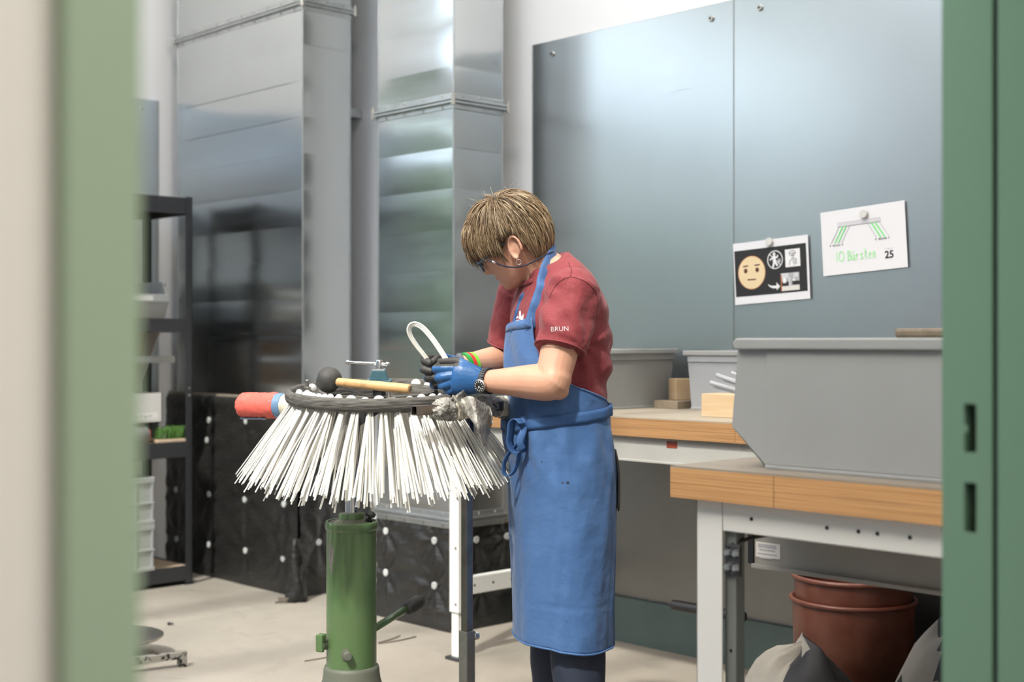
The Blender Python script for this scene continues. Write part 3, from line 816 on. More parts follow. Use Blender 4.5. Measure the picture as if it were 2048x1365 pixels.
# ================================================================== DARK SHELF AND ITS CONTENTS
SHX, SHB, SHY1, SHY0 = -6.16, -6.62, 3.60, 2.45
r = root('storage_shelf', ((SHX + SHB) / 2, (SHY0 + SHY1) / 2, 0), 'dark grey metal storage shelf against the side wall, with chipboard levels', 'shelf')
zt = 1.99
for sx, sy in ((1, 1), (1, -1), (-1, 1), (-1, -1)):
    X = SHX if sx > 0 else SHB
    Y = SHY1 if sy > 0 else SHY0
    mb = MB()
    mb.box((X - sx * 0.003, Y, 0.006), (X, Y - sy * 0.038, zt)); mb.box((X, Y - sy * 0.003, 0.006), (X - sx * 0.038, Y, zt))
    if sx > 0 and sy > 0:   # notches along the corner
        for k in range(70):
            mb.box((X + 0.0002, Y - 0.012, 0.05 + k * 0.0275), (X + 0.0022, Y - 0.027, 0.062 + k * 0.0275))
    p = mb.build('post', M['dark_metal'], r)
    MB().box((X + sx * 0.004, Y + sy * 0.004, 0), (X - sx * 0.042, Y - sy * 0.042, 0.012)).build('post_foot', M['black_plastic'], p)
levels = [(0.022, 0.098), (0.655, 0.735), (1.295, 1.365), (1.90, 1.985)]
for a, b in levels:
    for X, s_ in ((SHX, 1), (SHB, -1)):
        MB().box((X - s_ * 0.004, SHY0 + 0.003, a), (X - s_ * 0.016, SHY1 - 0.003, b)).build('beam', M['dark_metal'], r, bevel=0.002)
    for Y, s_ in ((SHY1, 1), (SHY0, -1)):
        MB().box((SHB + 0.016, Y - s_ * 0.004, a), (SHX - 0.016, Y - s_ * 0.016, b)).build('beam', M['dark_metal'], r, bevel=0.002)
    MB().box((SHB + 0.016, SHY0 + 0.017, b - 0.02), (SHX - 0.017, SHY1 - 0.017, b - 0.004)).build('shelf_board', M['shelf_board'], r)
for py in (777, 791):
    p = onX(385, py, SHX + 0.002)
    MB().lathe([(0.0075, 0), (0.006, 0.004)], (SHX, SHY1 - 0.018, p.z), XA, 12).build('post_bolt', M['zinc'], r)

def shelf_z(i): return levels[i][1] - 0.004
# open-fronted small bin (opening towards the aisle)
def open_bin(name, label, cat, org, L, Wd, H, fx, fy, mat, nose=0.35, cut=0.28, t=0.004, rim=0.018, rimh=0.02, group=None, nose_h=0.42):
    """open-fronted storage bin; fx = direction of its open front, fy = sideways, org = floor centre"""
    fx = Vector(fx).normalized(); fy = Vector(fy).normalized()
    r = root(name, org, label, cat, group)
    o = Vector(org)
    hb = L / 2 - L * nose * 0.5
    sidep = [(-L / 2, 0), (hb, 0), (L / 2, H * nose_h), (L / 2 - L * cut * 0.12, H), (-L / 2 - 0.004, H)]
    for s_ in (-1, 1):
        MB().prism(sidep, o, fx, ZA, fy, s_ * (Wd / 2 - t), s_ * Wd / 2).build('side_wall', mat, r, bevel=0.001)
        # raised main panel and upright edge on the side wall
        MB().prism([(-L / 2 + 0.01, 0.008), (hb - 0.002, 0.008), (hb - 0.002, H - rimh), (-L / 2 + 0.01, H - rimh)], o, fx, ZA, fy, s_ * (Wd / 2), s_ * (Wd / 2 + 0.004)).build('side_panel', mat, r, bevel=0.002)
        MB().prism([(-L / 2 - rim, H - rimh), (L / 2 - L * cut * 0.12, H - rimh), (L / 2 - L * cut * 0.12 + 0.006, H - rimh * 0.4), (L / 2 - L * cut * 0.12 - 0.004, H + 0.002), (-L / 2 - rim, H + 0.002)], o, fx, ZA, fy, s_ * (Wd / 2 - 0.003), s_ * (Wd / 2 + rim)).build('rim', mat, r, bevel=0.004, bseg=3)
        MB().prism([(-L / 2, 0), (hb, 0), (hb, 0.008), (-L / 2, 0.008)], o, fx, ZA, fy, s_ * (Wd / 2 - 0.002), s_ * (Wd / 2 + 0.007)).build('foot_rail', mat, r, bevel=0.002)
    MB().prism([(-L / 2 - 0.004, 0), (-L / 2, 0), (-L / 2, H), (-L / 2 - 0.004, H)], o, fx, ZA, fy, -Wd / 2, Wd / 2).build('back_wall', mat, r)
    MB().prism([(-L / 2 - rim, H - rimh), (-L / 2 + 0.003, H - rimh), (-L / 2 + 0.003, H + 0.002), (-L / 2 - rim, H + 0.002)], o, fx, ZA, fy, -Wd / 2 - rim, Wd / 2 + rim).build('rim', mat, r, bevel=0.004)
    MB().prism([(-L / 2, 0), (hb, 0), (hb, t), (-L / 2, t)], o, fx, ZA, fy, -Wd / 2, Wd / 2).build('bin_floor', mat, r)
    MB().prism([(hb, 0), (L / 2, H * nose_h), (L / 2 - t, H * nose_h), (hb - t, 0.002)], o, fx, ZA, fy, -Wd / 2, Wd / 2).build('front_lip', mat, r, bevel=0.001)
    return r
zb = shelf_z(2)
p = onX(305, 640, SHX - 0.10)
b1 = open_bin('storage_bin', 'pale grey open-fronted bin with a paper strip label on the dark shelf', 'bin', (SHX - 0.16, 3.30, zb), 0.30, 0.34, 0.19, XA, YA, M['crate_grey'], nose=0.3, cut=1.6, nose_h=0.45)
MB().box((SHX - 0.012, 3.14, zb + 0.085), (SHX - 0.004, 3.472, zb + 0.125)).build('front_rim', M['crate_grey'], b1, bevel=0.003)
MB().box((SHX - 0.0045, 3.16, zb + 0.093), (SHX - 0.003, 3.38, zb + 0.117)).build('label_strip', M['paper2'], b1)
zb = shelf_z(1)
# white carton with its lid thrown open, standing on the third level
r = root('carton', (SHX - 0.16, 3.29, zb), 'white cardboard carton with its brown-lined lid thrown open on the shelf', 'box')
bx0, bx1, by0, by1, bh, t = SHX - 0.33, SHX - 0.03, 3.08, 3.445, 0.15, 0.005
zc = zb + 0.105
for nm, a, b in (('carton_front', (bx1 - t, by0, zc), (bx1, by1, zc + bh)), ('carton_back', (bx0, by0, zc), (bx0 + t, by1, zc + bh)), ('carton_side', (bx0, by0, zc), (bx1, by0 + t, zc + bh)), ('carton_side', (bx0, by1 - t, zc), (bx1, by1, zc + bh)), ('carton_bottom', (bx0, by0, zc), (bx1, by1, zc + t))):
    MB().box(a, b).build(nm, M['cardboard_white'], r)
lidv = Vector((-0.1, 0.02, 0.38))
MB().prism([(0, 0), (by1 - by0, 0), (by1 - by0 + 0.07, 0.34), (0.02, 0.34)], (bx0, by0, zc + bh), YA, Vector((0.10, 0.0, 1)).normalized(), XA, 0, 0.005).build('lid', M['cardboard_brown'], r)
MB().prism([(0, 0), (0.02, 0), (0.17, 0.34), (0.0, 0.30)], (bx0 + 0.01, by1 + 0.003, zc + bh), XA, Vector((0, 0.18, 1)).normalized(), YA, 0, 0.005).build('lid_flap', M['cardboard_white'], r)
for k, (ya_, yb_, zz) in enumerate(((3.262, 3.275, 0.036), (3.285, 3.305, 0.033), (3.315, 3.33, 0.037), (3.337, 3.36, 0.033), (3.368, 3.385, 0.036))):
    MB().box((bx1 + 0.0009, ya_, zc + zz - 0.004), (bx1 + 0.0014, yb_, zc + zz + 0.004)).build('pen_stroke', M['ink_grey'], r)
MB().box((bx1, 3.24, zc + 0.018), (bx1 + 0.0008, 3.42, zc + 0.052)).build('label_strip', M['paper2'], r)
# low wooden brush boards under the carton: the carton rests on them
o = MB().box((bx0 + 0.02, 3.09, zb), (bx0 + 0.2, 3.40, zc)).build('wood_stack', M['wood_old'], None, bevel=0.003)
tag(o, 'stack of dark boards under the white carton', 'boards')
# aluminium profile lying across the carton
a = onX(250, 719, SHX - 0.06); b = onX(347, 719, SHX - 0.06)
mb = MB()
hh = 0.016
for dy, dz, w_, h_ in ((0, hh, 0.034, 0.003), (0, -hh, 0.034, 0.003), (0.0155, 0, 0.003, 0.034), (-0.0155, 0, 0.003, 0.034)):
    mb.bar(V(SHX - 0.06 + dy, 2.6, b.z + dz), V(SHX - 0.06 + dy, b.y, b.z + dz), w_, h_)
o = mb.build('aluminium_profile', M['chrome'], None)
tag(o, 'square aluminium tube sticking out in front of the white carton', 'tube')
bt_ = b.z - 0.019
r = root('carton', (SHX - 0.17, 2.78, zb), 'plain brown carton standing further along the same shelf level', 'box')
MB().box((SHX - 0.32, 2.56, zb), (SHX - 0.02, 3.0, bt_ - 0.001)).build('carton_body', M['cardboard_brown'], r, bevel=0.003)
MB().box((SHX - 0.19, 2.56, bt_ - 0.0012), (SHX - 0.15, 3.0, bt_)).build('packing_tape', M['paper2'], r)
# hand brush with green bristles and a cloth roll on the same level
r = root('hand_brush', (SHX - 0.06, 3.50, zb), 'hand brush with green bristles pointing up on the shelf', 'brush')
MB().box((SHX - 0.085, 3.405, zb), (SHX - 0.005, 3.575, zb + 0.018)).build('brush_back', M['shelf_board'], r, bevel=0.005)
gm = pm('green_bristle', (0.09, 0.22, 0.03), 0.5, var=(80, 0.6)); rnd = random.Random(5)
for i in range(9):
    for j in range(3):
        mb = MB(); base = V(SHX - 0.072 + j * 0.026, 3.42 + i * 0.0175, zb + 0.018)
        for k in range(7):
            d = V(rnd.uniform(-0.012, 0.012), rnd.uniform(-0.006, 0.022), 0.062 + rnd.uniform(-0.008, 0.008))
            mb.tube([base, base + d], [0.0014, 0.0010], 4)
        mb.build('bristle_tuft', gm, r)
r = root('cloth_roll', (SHX - 0.07, 3.33, zb), 'grey cloth roll with a red end beside the green hand brush', 'roll')
MB().lathe([(0.03, -0.1), (0.044, -0.092), (0.046, 0), (0.044, 0.085), (0.032, 0.096)], (SHX - 0.06, 3.28, zb + 0.046), YA, 20).build('roll', pm('grey_felt', (0.20, 0.20, 0.20), 0.85, var=(30, 0.5)), r, smooth=True)
MB().lathe([(0.0325, 0.095), (0.030, 0.101), (0.004, 0.102)], (SHX - 0.06, 3.28, zb + 0.046), YA, 20).build('roll_end', M['red_cloth'], r, smooth=True)
# two stacking crates on the bottom level
zb = shelf_z(0)
def crate(z, label):
    cx0, cx1, cy0, cy1, H = SHB + 0.05, SHX - 0.01, 2.80, 3.385, 0.235
    r = root('stacking_crate', ((cx0 + cx1) / 2, (cy0 + cy1) / 2, z), label, 'crate', 'stacked grey crates')
    t = 0.004
    MB().box((cx1 - t, cy0, z), (cx1, cy1, z + H)).build('front_wall', M['crate_grey'], r)
    MB().box((cx0, cy0, z), (cx0 + t, cy1, z + H)).build('back_wall', M['crate_grey'], r)
    MB().box((cx0, cy0, z), (cx1, cy0 + t, z + H)).build('end_wall', M['crate_grey'], r)
    MB().box((cx0, cy1 - t, z), (cx1, cy1, z + H)).build('end_wall', M['crate_grey'], r)
    MB().box((cx0, cy0, z), (cx1, cy1, z + t)).build('crate_floor', M['crate_grey'], r)
    for zz, hh in ((H - 0.03, 0.03), (0.0, 0.02), (H * 0.42, 0.012)):
        MB().box((cx1 - 0.002, cy0 - 0.006, z + zz), (cx1 + 0.010, cy1 + 0.006, z + zz + hh)).build('rim', M['crate_grey'], r, bevel=0.003)
        MB().box((cx0, cy1 - 0.002, z + zz), (cx1 + 0.010, cy1 + 0.006, z + zz + hh)).build('rim', M['crate_grey'], r, bevel=0.003)
    for yy in (cy1 - 0.004, cy1 - 0.10, cy1 - 0.3, cy0 + 0.1):
        MB().box((cx1, yy - 0.012, z + 0.018), (cx1 + 0.009, yy, z + H - 0.03)).build('rib', M['crate_grey'], r, bevel=0.002)
    return r
crate(zb, 'pale grey stacking crate on the lowest shelf board, lower of the two')
crate(zb + 0.236, 'pale grey stacking crate stacked on another crate in the shelf')

# ================================================================== THINGS ON THE FLOOR AT THE DOOR SIDE
dc = onZ(228, 1275, 0.085)
r = root('steel_disc', (dc.x, dc.y, 0), 'round grey steel plate on a short foot behind the door frame', 'plate')
MB().lathe([(0.02, 0.078), (0.185, 0.080), (0.19, 0.084), (0.19, 0.09), (0.183, 0.093), (0.02, 0.094)], (dc.x, dc.y, 0), ZA, 48).build('disc', M['zinc'], r, smooth=True, angle=40)
MB().lathe([(0.10, 0), (0.10, 0.012), (0.03, 0.02), (0.03, 0.079)], (dc.x, dc.y, 0), ZA, 24).build('foot', M['dark_metal'], r, smooth=True, angle=40)
e = onZ(372, 1333, 0.0)
d_ = (onZ(268, 1346, 0.0) - e).normalized()
side = ZA.cross(d_)
r = root('steel_bracket', (e.x, e.y, 0), 'speckled steel flat-bar frame with short feet lying on the floor', 'bracket')
speck = pm('speckled_steel', (0.40, 0.38, 0.34), 0.5, 0.6, var=(45, 1.0), col2=(0.03, 0.03, 0.03), contrast=(0.5, 0.58))
MB().bar(e + ZA * 0.045, e + d_ * 0.75 + ZA * 0.045, 0.03, 0.026, ZA).build('bar', speck, r, bevel=0.002)
for k in (0.016, 0.73):
    MB().bar(e + d_ * k, e + d_ * k + ZA * 0.034, 0.03, 0.032, d_).build('foot', speck, r, bevel=0.002)
# bits on the floor
for (a, b, lab) in (((609, 1323), (700, 1303), 'thin brown wire on the floor in front of the green pump'), ((757, 1288), (832, 1274), 'thin bent wire on the floor behind the green pump, longer one'), ((757, 1286), (800, 1272), 'thin wire on the floor behind the green pump, shorter one')):
    p, q = onZ(*a, 0.003), onZ(*b, 0.003)
    m_ = (p + q) / 2 + (q - p).cross(ZA) * 0.06
    o = MB().tube(spline([p, m_, q], 6), 0.0026, 6).build('wire_offcut', M['tube_steel'], None)
    tag(o, lab, 'wire', 'wire offcuts on the floor')
p = onZ(337, 1251, 0.0)
o = MB().lathe([(0.007, 0), (0.007, 0.006), (0.0035, 0.007), (0.0035, 0.03)], p + ZA * 0.006, (0.9, 0.2, 0.12), 8).build('loose_screw', M['dark_metal'], None)
tag(o, 'dark loose screw lying on the bare floor near the shelf', 'screw')

# ================================================================== BACK WORKBENCH
BZ, BT = 0.992, 0.062
def bench_top(r, xa, xb, ya, yb, edge, seams=(), dim=False):
    MB().box((xa, ya + 0.001, BZ - 0.004), (xb, yb, BZ)).build('worktop_surface', M['wood_top'], r)
    # glued lamellas showing at the front edge
    xs = [xa] + list(seams) + [xb]
    for i in range(len(xs) - 1):
        for k in range(2):
            MB().box((xs[i] + 0.0006, ya, BZ - 0.0042 - BT * (k + 1) / 2 + 0.0003), (xs[i + 1] - 0.0006, yb, BZ - 0.0042 - BT * k / 2)).build('lamella', M[edge], r, bevel=0.0006)
FY, FX0 = 3.45, -4.03
r = root('workbench', (-2.4, 3.8, 0), 'long white-legged workbench along the back wall with a thick wooden top', 'workbench')
bench_top(r, FX0, DW0 - 0.02, FY, BWY - 0.015, 'wood_edge_dark', [-2.6, -1.5])
ub = BZ - 0.004 - BT
MB().box((FX0 + 0.03, FY + 0.02, ub - 0.085), (DW0 - 0.05, FY + 0.035, ub)).build('front_rail', M['rail_shade'], r, bevel=0.002)
MB().box((FX0 + 0.03, FY + 0.008, ub - 0.085), (DW0 - 0.05, FY + 0.02, ub - 0.078)).build('rail_lip', M['rail_shade'], r, bevel=0.001)
for lx in (FX0 + 0.02, -1.1):
    for ly, s_ in ((FY + 0.03, 1), (BWY - 0.09, -1)):
        lg = MB().box((lx, ly, 0.185), (lx + 0.055, ly + 0.045, ub)).build('leg', M['bench_white'], r, bevel=0.004)
        MB().box((lx + 0.006, ly + 0.006, 0.01), (lx + 0.047, ly + 0.039, 0.195)).build('leg_extension', M['bench_white'], lg, bevel=0.003)
        MB().box((lx - 0.012, ly - 0.012, 0), (lx + 0.065, ly + 0.055, 0.012)).build('foot_plate', M['dark_metal'], lg, bevel=0.002)
        for zz in (0.22, 0.44):
            MB().lathe([(0.006, 0), (0.005, 0.003)], (lx + 0.04, ly, zz), -YA, 10).build('leg_bolt', M['zinc'], lg)
    for zz in (0.285,):
        rl = MB().box((lx + 0.012, FY + 0.05, zz - 0.035), (lx + 0.05, BWY - 0.08, zz + 0.035)).build('side_rail', M['bench_white'], r, bevel=0.003)
        for k in range(6):
            MB().lathe([(0.005, 0), (0.005, 0.0008)], (lx + 0.05, FY + 0.12 + k * 0.1, zz), XA, 10).build('hole', M['black_plastic'], rl)
p = onY(1344, 890, FY + 0.02)
lb = MB().box((p.x - 0.022, FY + 0.0185, p.z - 0.011), (p.x + 0.022, FY + 0.02, p.z + 0.011)).build('maker_label', M['red_label'], r)
# --- bins and blocks on it
def closed_bin(label, x0_, x1_, y0_, y1_, z, H, mat):
    r = root('stacking_bin', ((x0_ + x1_) / 2, (y0_ + y1_) / 2, z), label, 'bin', 'bins on the back workbench')
    t = 0.005; tp = 0.012
    for nm, a in (('end_wall', [(x1_ - tp, y0_ + tp), (x1_ - tp, y1_ - tp), (x1_, y1_), (x1_, y0_)]), ('end_wall', [(x0_ + tp, y0_ + tp), (x0_ + tp, y1_ - tp), (x0_, y1_), (x0_, y0_)]),
                  ('side_wall', [(x0_ + tp, y0_ + tp), (x1_ - tp, y0_ + tp), (x1_, y0_), (x0_, y0_)]), ('side_wall', [(x0_ + tp, y1_ - tp), (x1_ - tp, y1_ - tp), (x1_, y1_), (x0_, y1_)])):
        MB().add([(a[0][0], a[0][1], z), (a[1][0], a[1][1], z), (a[2][0], a[2][1], z + H), (a[3][0], a[3][1], z + H)], [(0, 1, 2, 3)]).build(nm, mat, r, solid=t)
    MB().box((x0_ + tp, y0_ + tp, z), (x1_ - tp, y1_ - tp, z + t)).build('bin_floor', mat, r)
    g = 0.014
    for a, b in (((x0_ - g, y0_ - g), (x1_ + g, y0_ + 0.002)), ((x0_ - g, y1_ - 0.002), (x1_ + g, y1_ + g)), ((x0_ - g, y0_), (x0_ + 0.002, y1_)), ((x1_ - 0.002, y0_), (x1_ + g, y1_))):
        MB().box((a[0], a[1], z + H - 0.018), (b[0], b[1], z + H)).build('rim', M['bin_grey'], r, bevel=0.003)
    for a, b in (((x1_ - 0.004, y0_ + 0.004), (x1_ + 0.006, y1_ - 0.004)), ((x0_ + 0.004, y0_ - 0.006), (x1_ - 0.004, y0_ + 0.004))):
        MB().box((a[0], a[1], z + H - 0.042), (b[0], b[1], z + H - 0.018)).build('rim_skirt', mat, r, bevel=0.001)
    MB().box((x0_ + tp - 0.004, y0_ + tp - 0.006, z), (x1_ - tp + 0.006, y1_ - tp, z + 0.008)).build('foot_rail', mat, r, bevel=0.002)
    return r
closed_bin('darker grey bin on the back workbench right behind the worker', -3.76, -3.405, 3.60, 4.12, BZ, 0.228, M['bin_dark'])
closed_bin('bluish grey bin at the wall, half hidden by the big bin', -3.235, -2.62, 4.0, 4.19, BZ, 0.222, M['bin_light'])
def block(label, a, b, mat=M['wood_block'], rot=0.0):
    c = (Vector(a) + Vector(b)) / 2; h = (Vector(b) - Vector(a)) / 2
    ax = Vector((math.cos(rot), math.sin(rot), 0)); ay = Vector((-math.sin(rot), math.cos(rot), 0))
    o = MB().obox(c, ax, ay, ZA, abs(h.x), abs(h.y), abs(h.z)).build('wood_block', mat, None, bevel=0.002)
    tag(o, label, 'wood block')
    return o
block('flat rough board offcut under the small block between two grey bins', (-3.375, 3.97, BZ), (-3.26, 4.19, BZ + 0.03), M['wood_old'])
block('small pale wood block standing on the board between two grey bins', (-3.375, 4.05, BZ + 0.0305), (-3.30, 4.13, BZ + 0.112), rot=-0.5)
block('pale softwood block lying in front of the bluish grey bin', (-2.885, 3.64, BZ), (-2.55, 3.74, BZ + 0.079))

# ================================================================== FRONT WORKBENCH
GY = onZ(1340, 931, BZ).y; GX0 = onZ(1340, 931, BZ).x
GX1 = -1.07; GB = 3.42
r = root('workbench', ((GX0 + GX1) / 2, 2.6, 0), 'white-legged workbench nearest the doorway with a big grey bin on top', 'workbench')
bench_top(r, GX0, GX1, GY, GB, 'wood_edge', [onY(1547, 960, GY).x])
def fp(px, py): return onY(px, py, GY + 0.035)
leg_x0 = fp(1396, 1100).x; leg_x1 = fp(1447, 1100).x
lg = MB().box((leg_x0, GY + 0.03, 0.0), (leg_x1, GY + 0.034, ub)).box((leg_x0, GY + 0.03, 0.0), (leg_x0 + 0.004, GY + 0.1, ub)).build('leg', M['bench_white'], r, bevel=0.0015)
for k in range(4):
    MB().lathe([(0.008, 0), (0.008, 0.004), (0.004, 0.008)], (leg_x0, GY + 0.055, ub - 0.03 - 0.035 * (k % 2) - 0.015 * (k // 2)), -XA, 10).build('leg_bolt', M['bench_white'], lg, smooth=True)
MB().box((leg_x0, GY + 0.03, 0.0), (leg_x1, GY + 0.1, 0.008)).build('foot_plate', M['dark_metal'], lg)
inner = pm('grey_green_metal', (0.20, 0.215, 0.20), 0.45, 0.2, var=(5, 0.4))
lg2 = MB().box((leg_x1 - 0.004, GY + 0.045, 0.0), (leg_x1 + 0.024, GY + 0.075, ub)).build('leg_inner_tube', inner, r, bevel=0.002)
for (zz) in (0.45, 0.62):
    MB().lathe([(0.004, 0), (0.003, 0.002)], (leg_x1 + 0.011, GY + 0.045, zz), -YA, 8).build('hole', M['black_plastic'], lg2)
rail = MB().box((leg_x1 + 0.001, GY + 0.03, ub - 0.062), (GX1, GY + 0.05, ub)).build('front_rail', M['bench_white'], r, bevel=0.003)
for px, py in ((1503, 1024), (1654, 1038), (1717, 1045), (1755, 1049), (1820, 1055)):
    p = onY(px, py, GY + 0.03)
    MB().lathe([(0.0042, 0), (0.0042, 0.0008)], (p.x, GY + 0.03, ub - 0.031), -YA, 10).build('hole', M['black_plastic'], rail)
# beige cross beam further back with label
BMY = GY + 0.32
b0 = onY(1508, 1060, BMY); b0z = onY(1508, 1130, BMY).z
bm_ = MB().box((b0.x, BMY, b0z), (GX1, BMY + 0.03, ub - 0.02)).build('cross_beam', M['beige_metal'], r, bevel=0.002)
MB().box((b0.x, BMY - 0.012, b0z - 0.006), (GX1, BMY + 0.03, b0z + 0.004)).build('beam_lip', M['beige_metal'], bm_, bevel=0.002)
MB().box((b0.x - 0.014, BMY - 0.004, b0z + 0.002), (b0.x, BMY + 0.05, ub - 0.03)).build('beam_end', M['black_plastic'], bm_)
q0, q1 = onY(1509, 1083, BMY), onY(1561, 1120, BMY)
lbl = MB().box((q0.x + 0.004, BMY - 0.0012, q1.z), (q1.x, BMY, q0.z)).build('maker_label', M['paper2'], bm_)
# printed lines on the label (too fine to read: plain grey strokes)
lw = q1.x - q0.x
for k, (fa, fb, th) in enumerate(((0.15, 0.85, 0.0045), (0.2, 0.8, 0.002), (0.12, 0.88, 0.0015), (0.2, 0.7, 0.0015))):
    zz = q0.z - 0.008 - 0.009 * k
    MB().box((q0.x + lw * fa, BMY - 0.0016, zz - th), (q0.x + lw * fb, BMY - 0.0012, zz + th)).build('printed_line', M['ink_grey'], bm_)
# dark bracket with four bolts, and a cable
p = fp(1462, 1120)
bz0, bz1 = fp(1462, 1153).z, fp(1462, 1090).z
bk = MB().box((leg_x1 + 0.002, GY + 0.036, bz0), (leg_x1 + 0.04, GY + 0.044, bz1)).build('bracket', M['dark_metal'], r, bevel=0.002)
for i in (0.25, 0.78):
    for j in (0.28, 0.74):
        MB().lathe([(0.0085, 0), (0.0085, 0.004), (0.006, 0.009)], (leg_x1 + 0.002 + 0.038 * i, GY + 0.036, bz0 + (bz1 - bz0) * j), -YA, 6).build('bolt', M['flange_steel'], bk)
MB().tube(spline([fp(1455, 1095), fp(1480, 1080) + YA * 0.05, fp(1530, 1075) + YA * 0.15, onY(1570, 1058, GY + 0.28), onY(1640, 1050, GY + 0.3)], 6), 0.004, 8).build('cable', M['black_plastic'], r, smooth=True)
# rear legs, so that the bench stands
for xx in (GX0 + 0.06, GX1 - 0.06):
    MB().box((xx, GB - 0.08, 0), (xx + 0.05, GB - 0.04, ub)).build('leg', M['bench_white'], r, bevel=0.003)
MB().box((GX1 - 0.05, GY + 0.05, 0), (GX1 - 0.004, GY + 0.09, ub)).build('leg', M['bench_white'], r, bevel=0.003)
# --- the big open-fronted bin
NY = onZ(1530, 938, BZ).y
xl = onY(1461, 860, NY).x; xb_ = onY(1531, 938, NY).x
Lb = 0.66
Hb = CAMH + (682.5 - 677) / FPX * 2.8 - BZ - 0.002
c = V(xl + Lb / 2, NY + 0.16 + 0.004, BZ)
nose = 2 * (xb_ - xl) / Lb
bb = open_bin('storage_bin', 'big grey open-fronted storage bin on the front workbench', 'bin', c, Lb, 0.32, Hb, -XA, YA, M['bin_grey'], nose=nose, cut=0.22, rim=0.016, rimh=0.021, nose_h=0.31)
# bundle of clear rods sticking out of its open front
r = root('rod_bundle', (xl + 0.1, NY + 0.1, BZ + 0.05), 'bundle of clear plastic rods poking out of the big grey bin', 'rods')
rnd = random.Random(9)
for k in range(16):
    s0 = V(xl + 0.45, NY + rnd.uniform(0.06, 0.2), BZ + 0.012 + rnd.uniform(0, 0.05))
    tip = V(xl - rnd.uniform(0.03, 0.10), NY + rnd.uniform(0.03, 0.16), BZ + 0.145 + rnd.uniform(0, 0.07))
    MB().tube([s0, tip], 0.0035 + rnd.uniform(0, 0.0015), 8).build('rod', M['clear_rod'], r, smooth=True)
o = MB().box((-1.46, NY + 0.22, BZ + Hb + 0.002), (-1.10, NY + 0.33, BZ + Hb + 0.022)).build('board_offcut', M['wood_old'], None, bevel=0.006)
tag(o, 'rough grey board offcut lying across the rim of the big bin', 'board')

# --- under the bench: buckets, bags, handle
bc = onZ(1704, 1350, 0.0)
BKY = 3.05
p = onY(1706, 1200, BKY)
sc_ = (p.x, BKY)
Dk = -SN * p.x + CS * BKY
def bucket(z, rt, h, label):
    r = root('bucket', (p.x, BKY, z), label, 'bucket', 'nested brick-red buckets')
    MB().lathe([(0.004, 0.004), (rt * 0.78, 0.0), (rt * 0.80, 0.004), (rt * 0.925, h * 0.72), (rt * 0.965, h * 0.73), (rt * 0.985, h * 0.97), (rt * 0.955, h * 0.975), (rt * 0.93, h * 0.78), (rt * 0.77, 0.012), (0.004, 0.012)], (p.x, BKY, z), ZA, 40).build('bucket_body', M['bucket'], r, smooth=True, angle=50)
    ring = [V(p.x + math.cos(a) * rt * 1.0, BKY + math.sin(a) * rt * 1.0, z + h * 0.972) for a in (2 * math.pi * k / 40 for k in range(41))]
    MB().tube(ring, 0.0065, 8, cap=False).build('rim', M['bucket'], r, smooth=True)
rt = 121 / FPX * Dk
zr1 = onY(1706, 1217, BKY - rt * 0.7).z; zr2 = onY(1706, 1172, BKY - rt * 0.7).z
bucket(0.0, rt, zr1 / 0.972, 'outer brick-red plastic bucket under the front workbench')
bucket(zr2 - zr1 + 0.002, rt * 0.965, zr1 / 0.972, 'brick-red plastic bucket nested inside the other one')
# black slab added to fill the dark area behind the buckets
o = MB().box((-1.90, 3.265, 0), (-1.30, 3.295, 0.62)).build('dark_slab', M['black_plastic'], None, bevel=0.004)
tag(o, 'added black slab standing in for the dark under the bench behind the buckets', 'board')
def bag(label, c, rx, ry, h, mats, seed, split):
    r = root('sack', (c.x, c.y, 0), label, 'sack', 'crumpled sacks under the bench')
    mb = MB()
    n, mrows = 44, 18
    rings = []
    for i in range(mrows + 1):
        t = i / mrows
        a_ = math.cos(t * math.pi / 2) ** 0.55
        ring = []
        for k in range(n):
            a = 2 * math.pi * k / n
            p3 = V(math.cos(a), math.sin(a), t * 1.4)
            f = 1 + 0.20 * nz(p3, 1.5, seed) + 0.07 * abs(nz(p3, 4.2, seed + 3)) + 0.03 * nz(p3, 11, seed)
            ring.append(V(c.x + math.cos(a) * rx * a_ * f, c.y + math.sin(a) * ry * a_ * f, h * t ** 0.85 * (1 + 0.12 * nz(p3, 2.2, seed + 8) * t)))
        rings.append(ring)
    mb.loft(rings)
    mm = []
    for f in mb.f:
        q = sum((mb.v[i] for i in f), Vector()) / len(f)
        mm.append(1 if split(q) else 0)  # dark faces: a hard shadow edge painted into the cloth
    mb.m = mm
    mb.build('sack_cloth', mats, r, smooth=True)
bag('crumpled beige sack, its shadow painted dark, in front of the buckets', V(-1.79, 2.63, 0), 0.25, 0.18, 0.55, [M['tarp_beige'], M['tarp_shade']], 2.2, lambda q: q.x > -1.79 + 0.06 * nz(q, 8))
bag('crumpled beige sack with painted-on dark shadow lying beside the buckets', V(-1.53, 2.90, 0), 0.23, 0.17, 0.60, [M['tarp_beige'], M['tarp_shade']], 6.7, lambda q: q.x > -1.56 + 0.05 * nz(q, 7) or q.z < 0.44 + 0.05 * nz(q, 9))
# black handle bar at the wall
h0 = onY(1345, 1210, 3.62)
r = root('pry_bar', (h0.x, 3.62, 0), 'short black round handle bar resting on a stand under the benches', 'bar')
MB().lathe([(0.012, 0), (0.0175, 0.004), (0.0185, 0.02), (0.0175, 0.30), (0.01, 0.305)], h0, XA * 1.0 + YA * 0.02, 18).build('handle', M['black_plastic'], r, smooth=True, angle=40)
MB().bar(h0 + XA * 0.26 - ZA * h0.z, h0 + XA * 0.26 - ZA * 0.01, 0.02, 0.03).build('stand', M['dark_metal'], r)

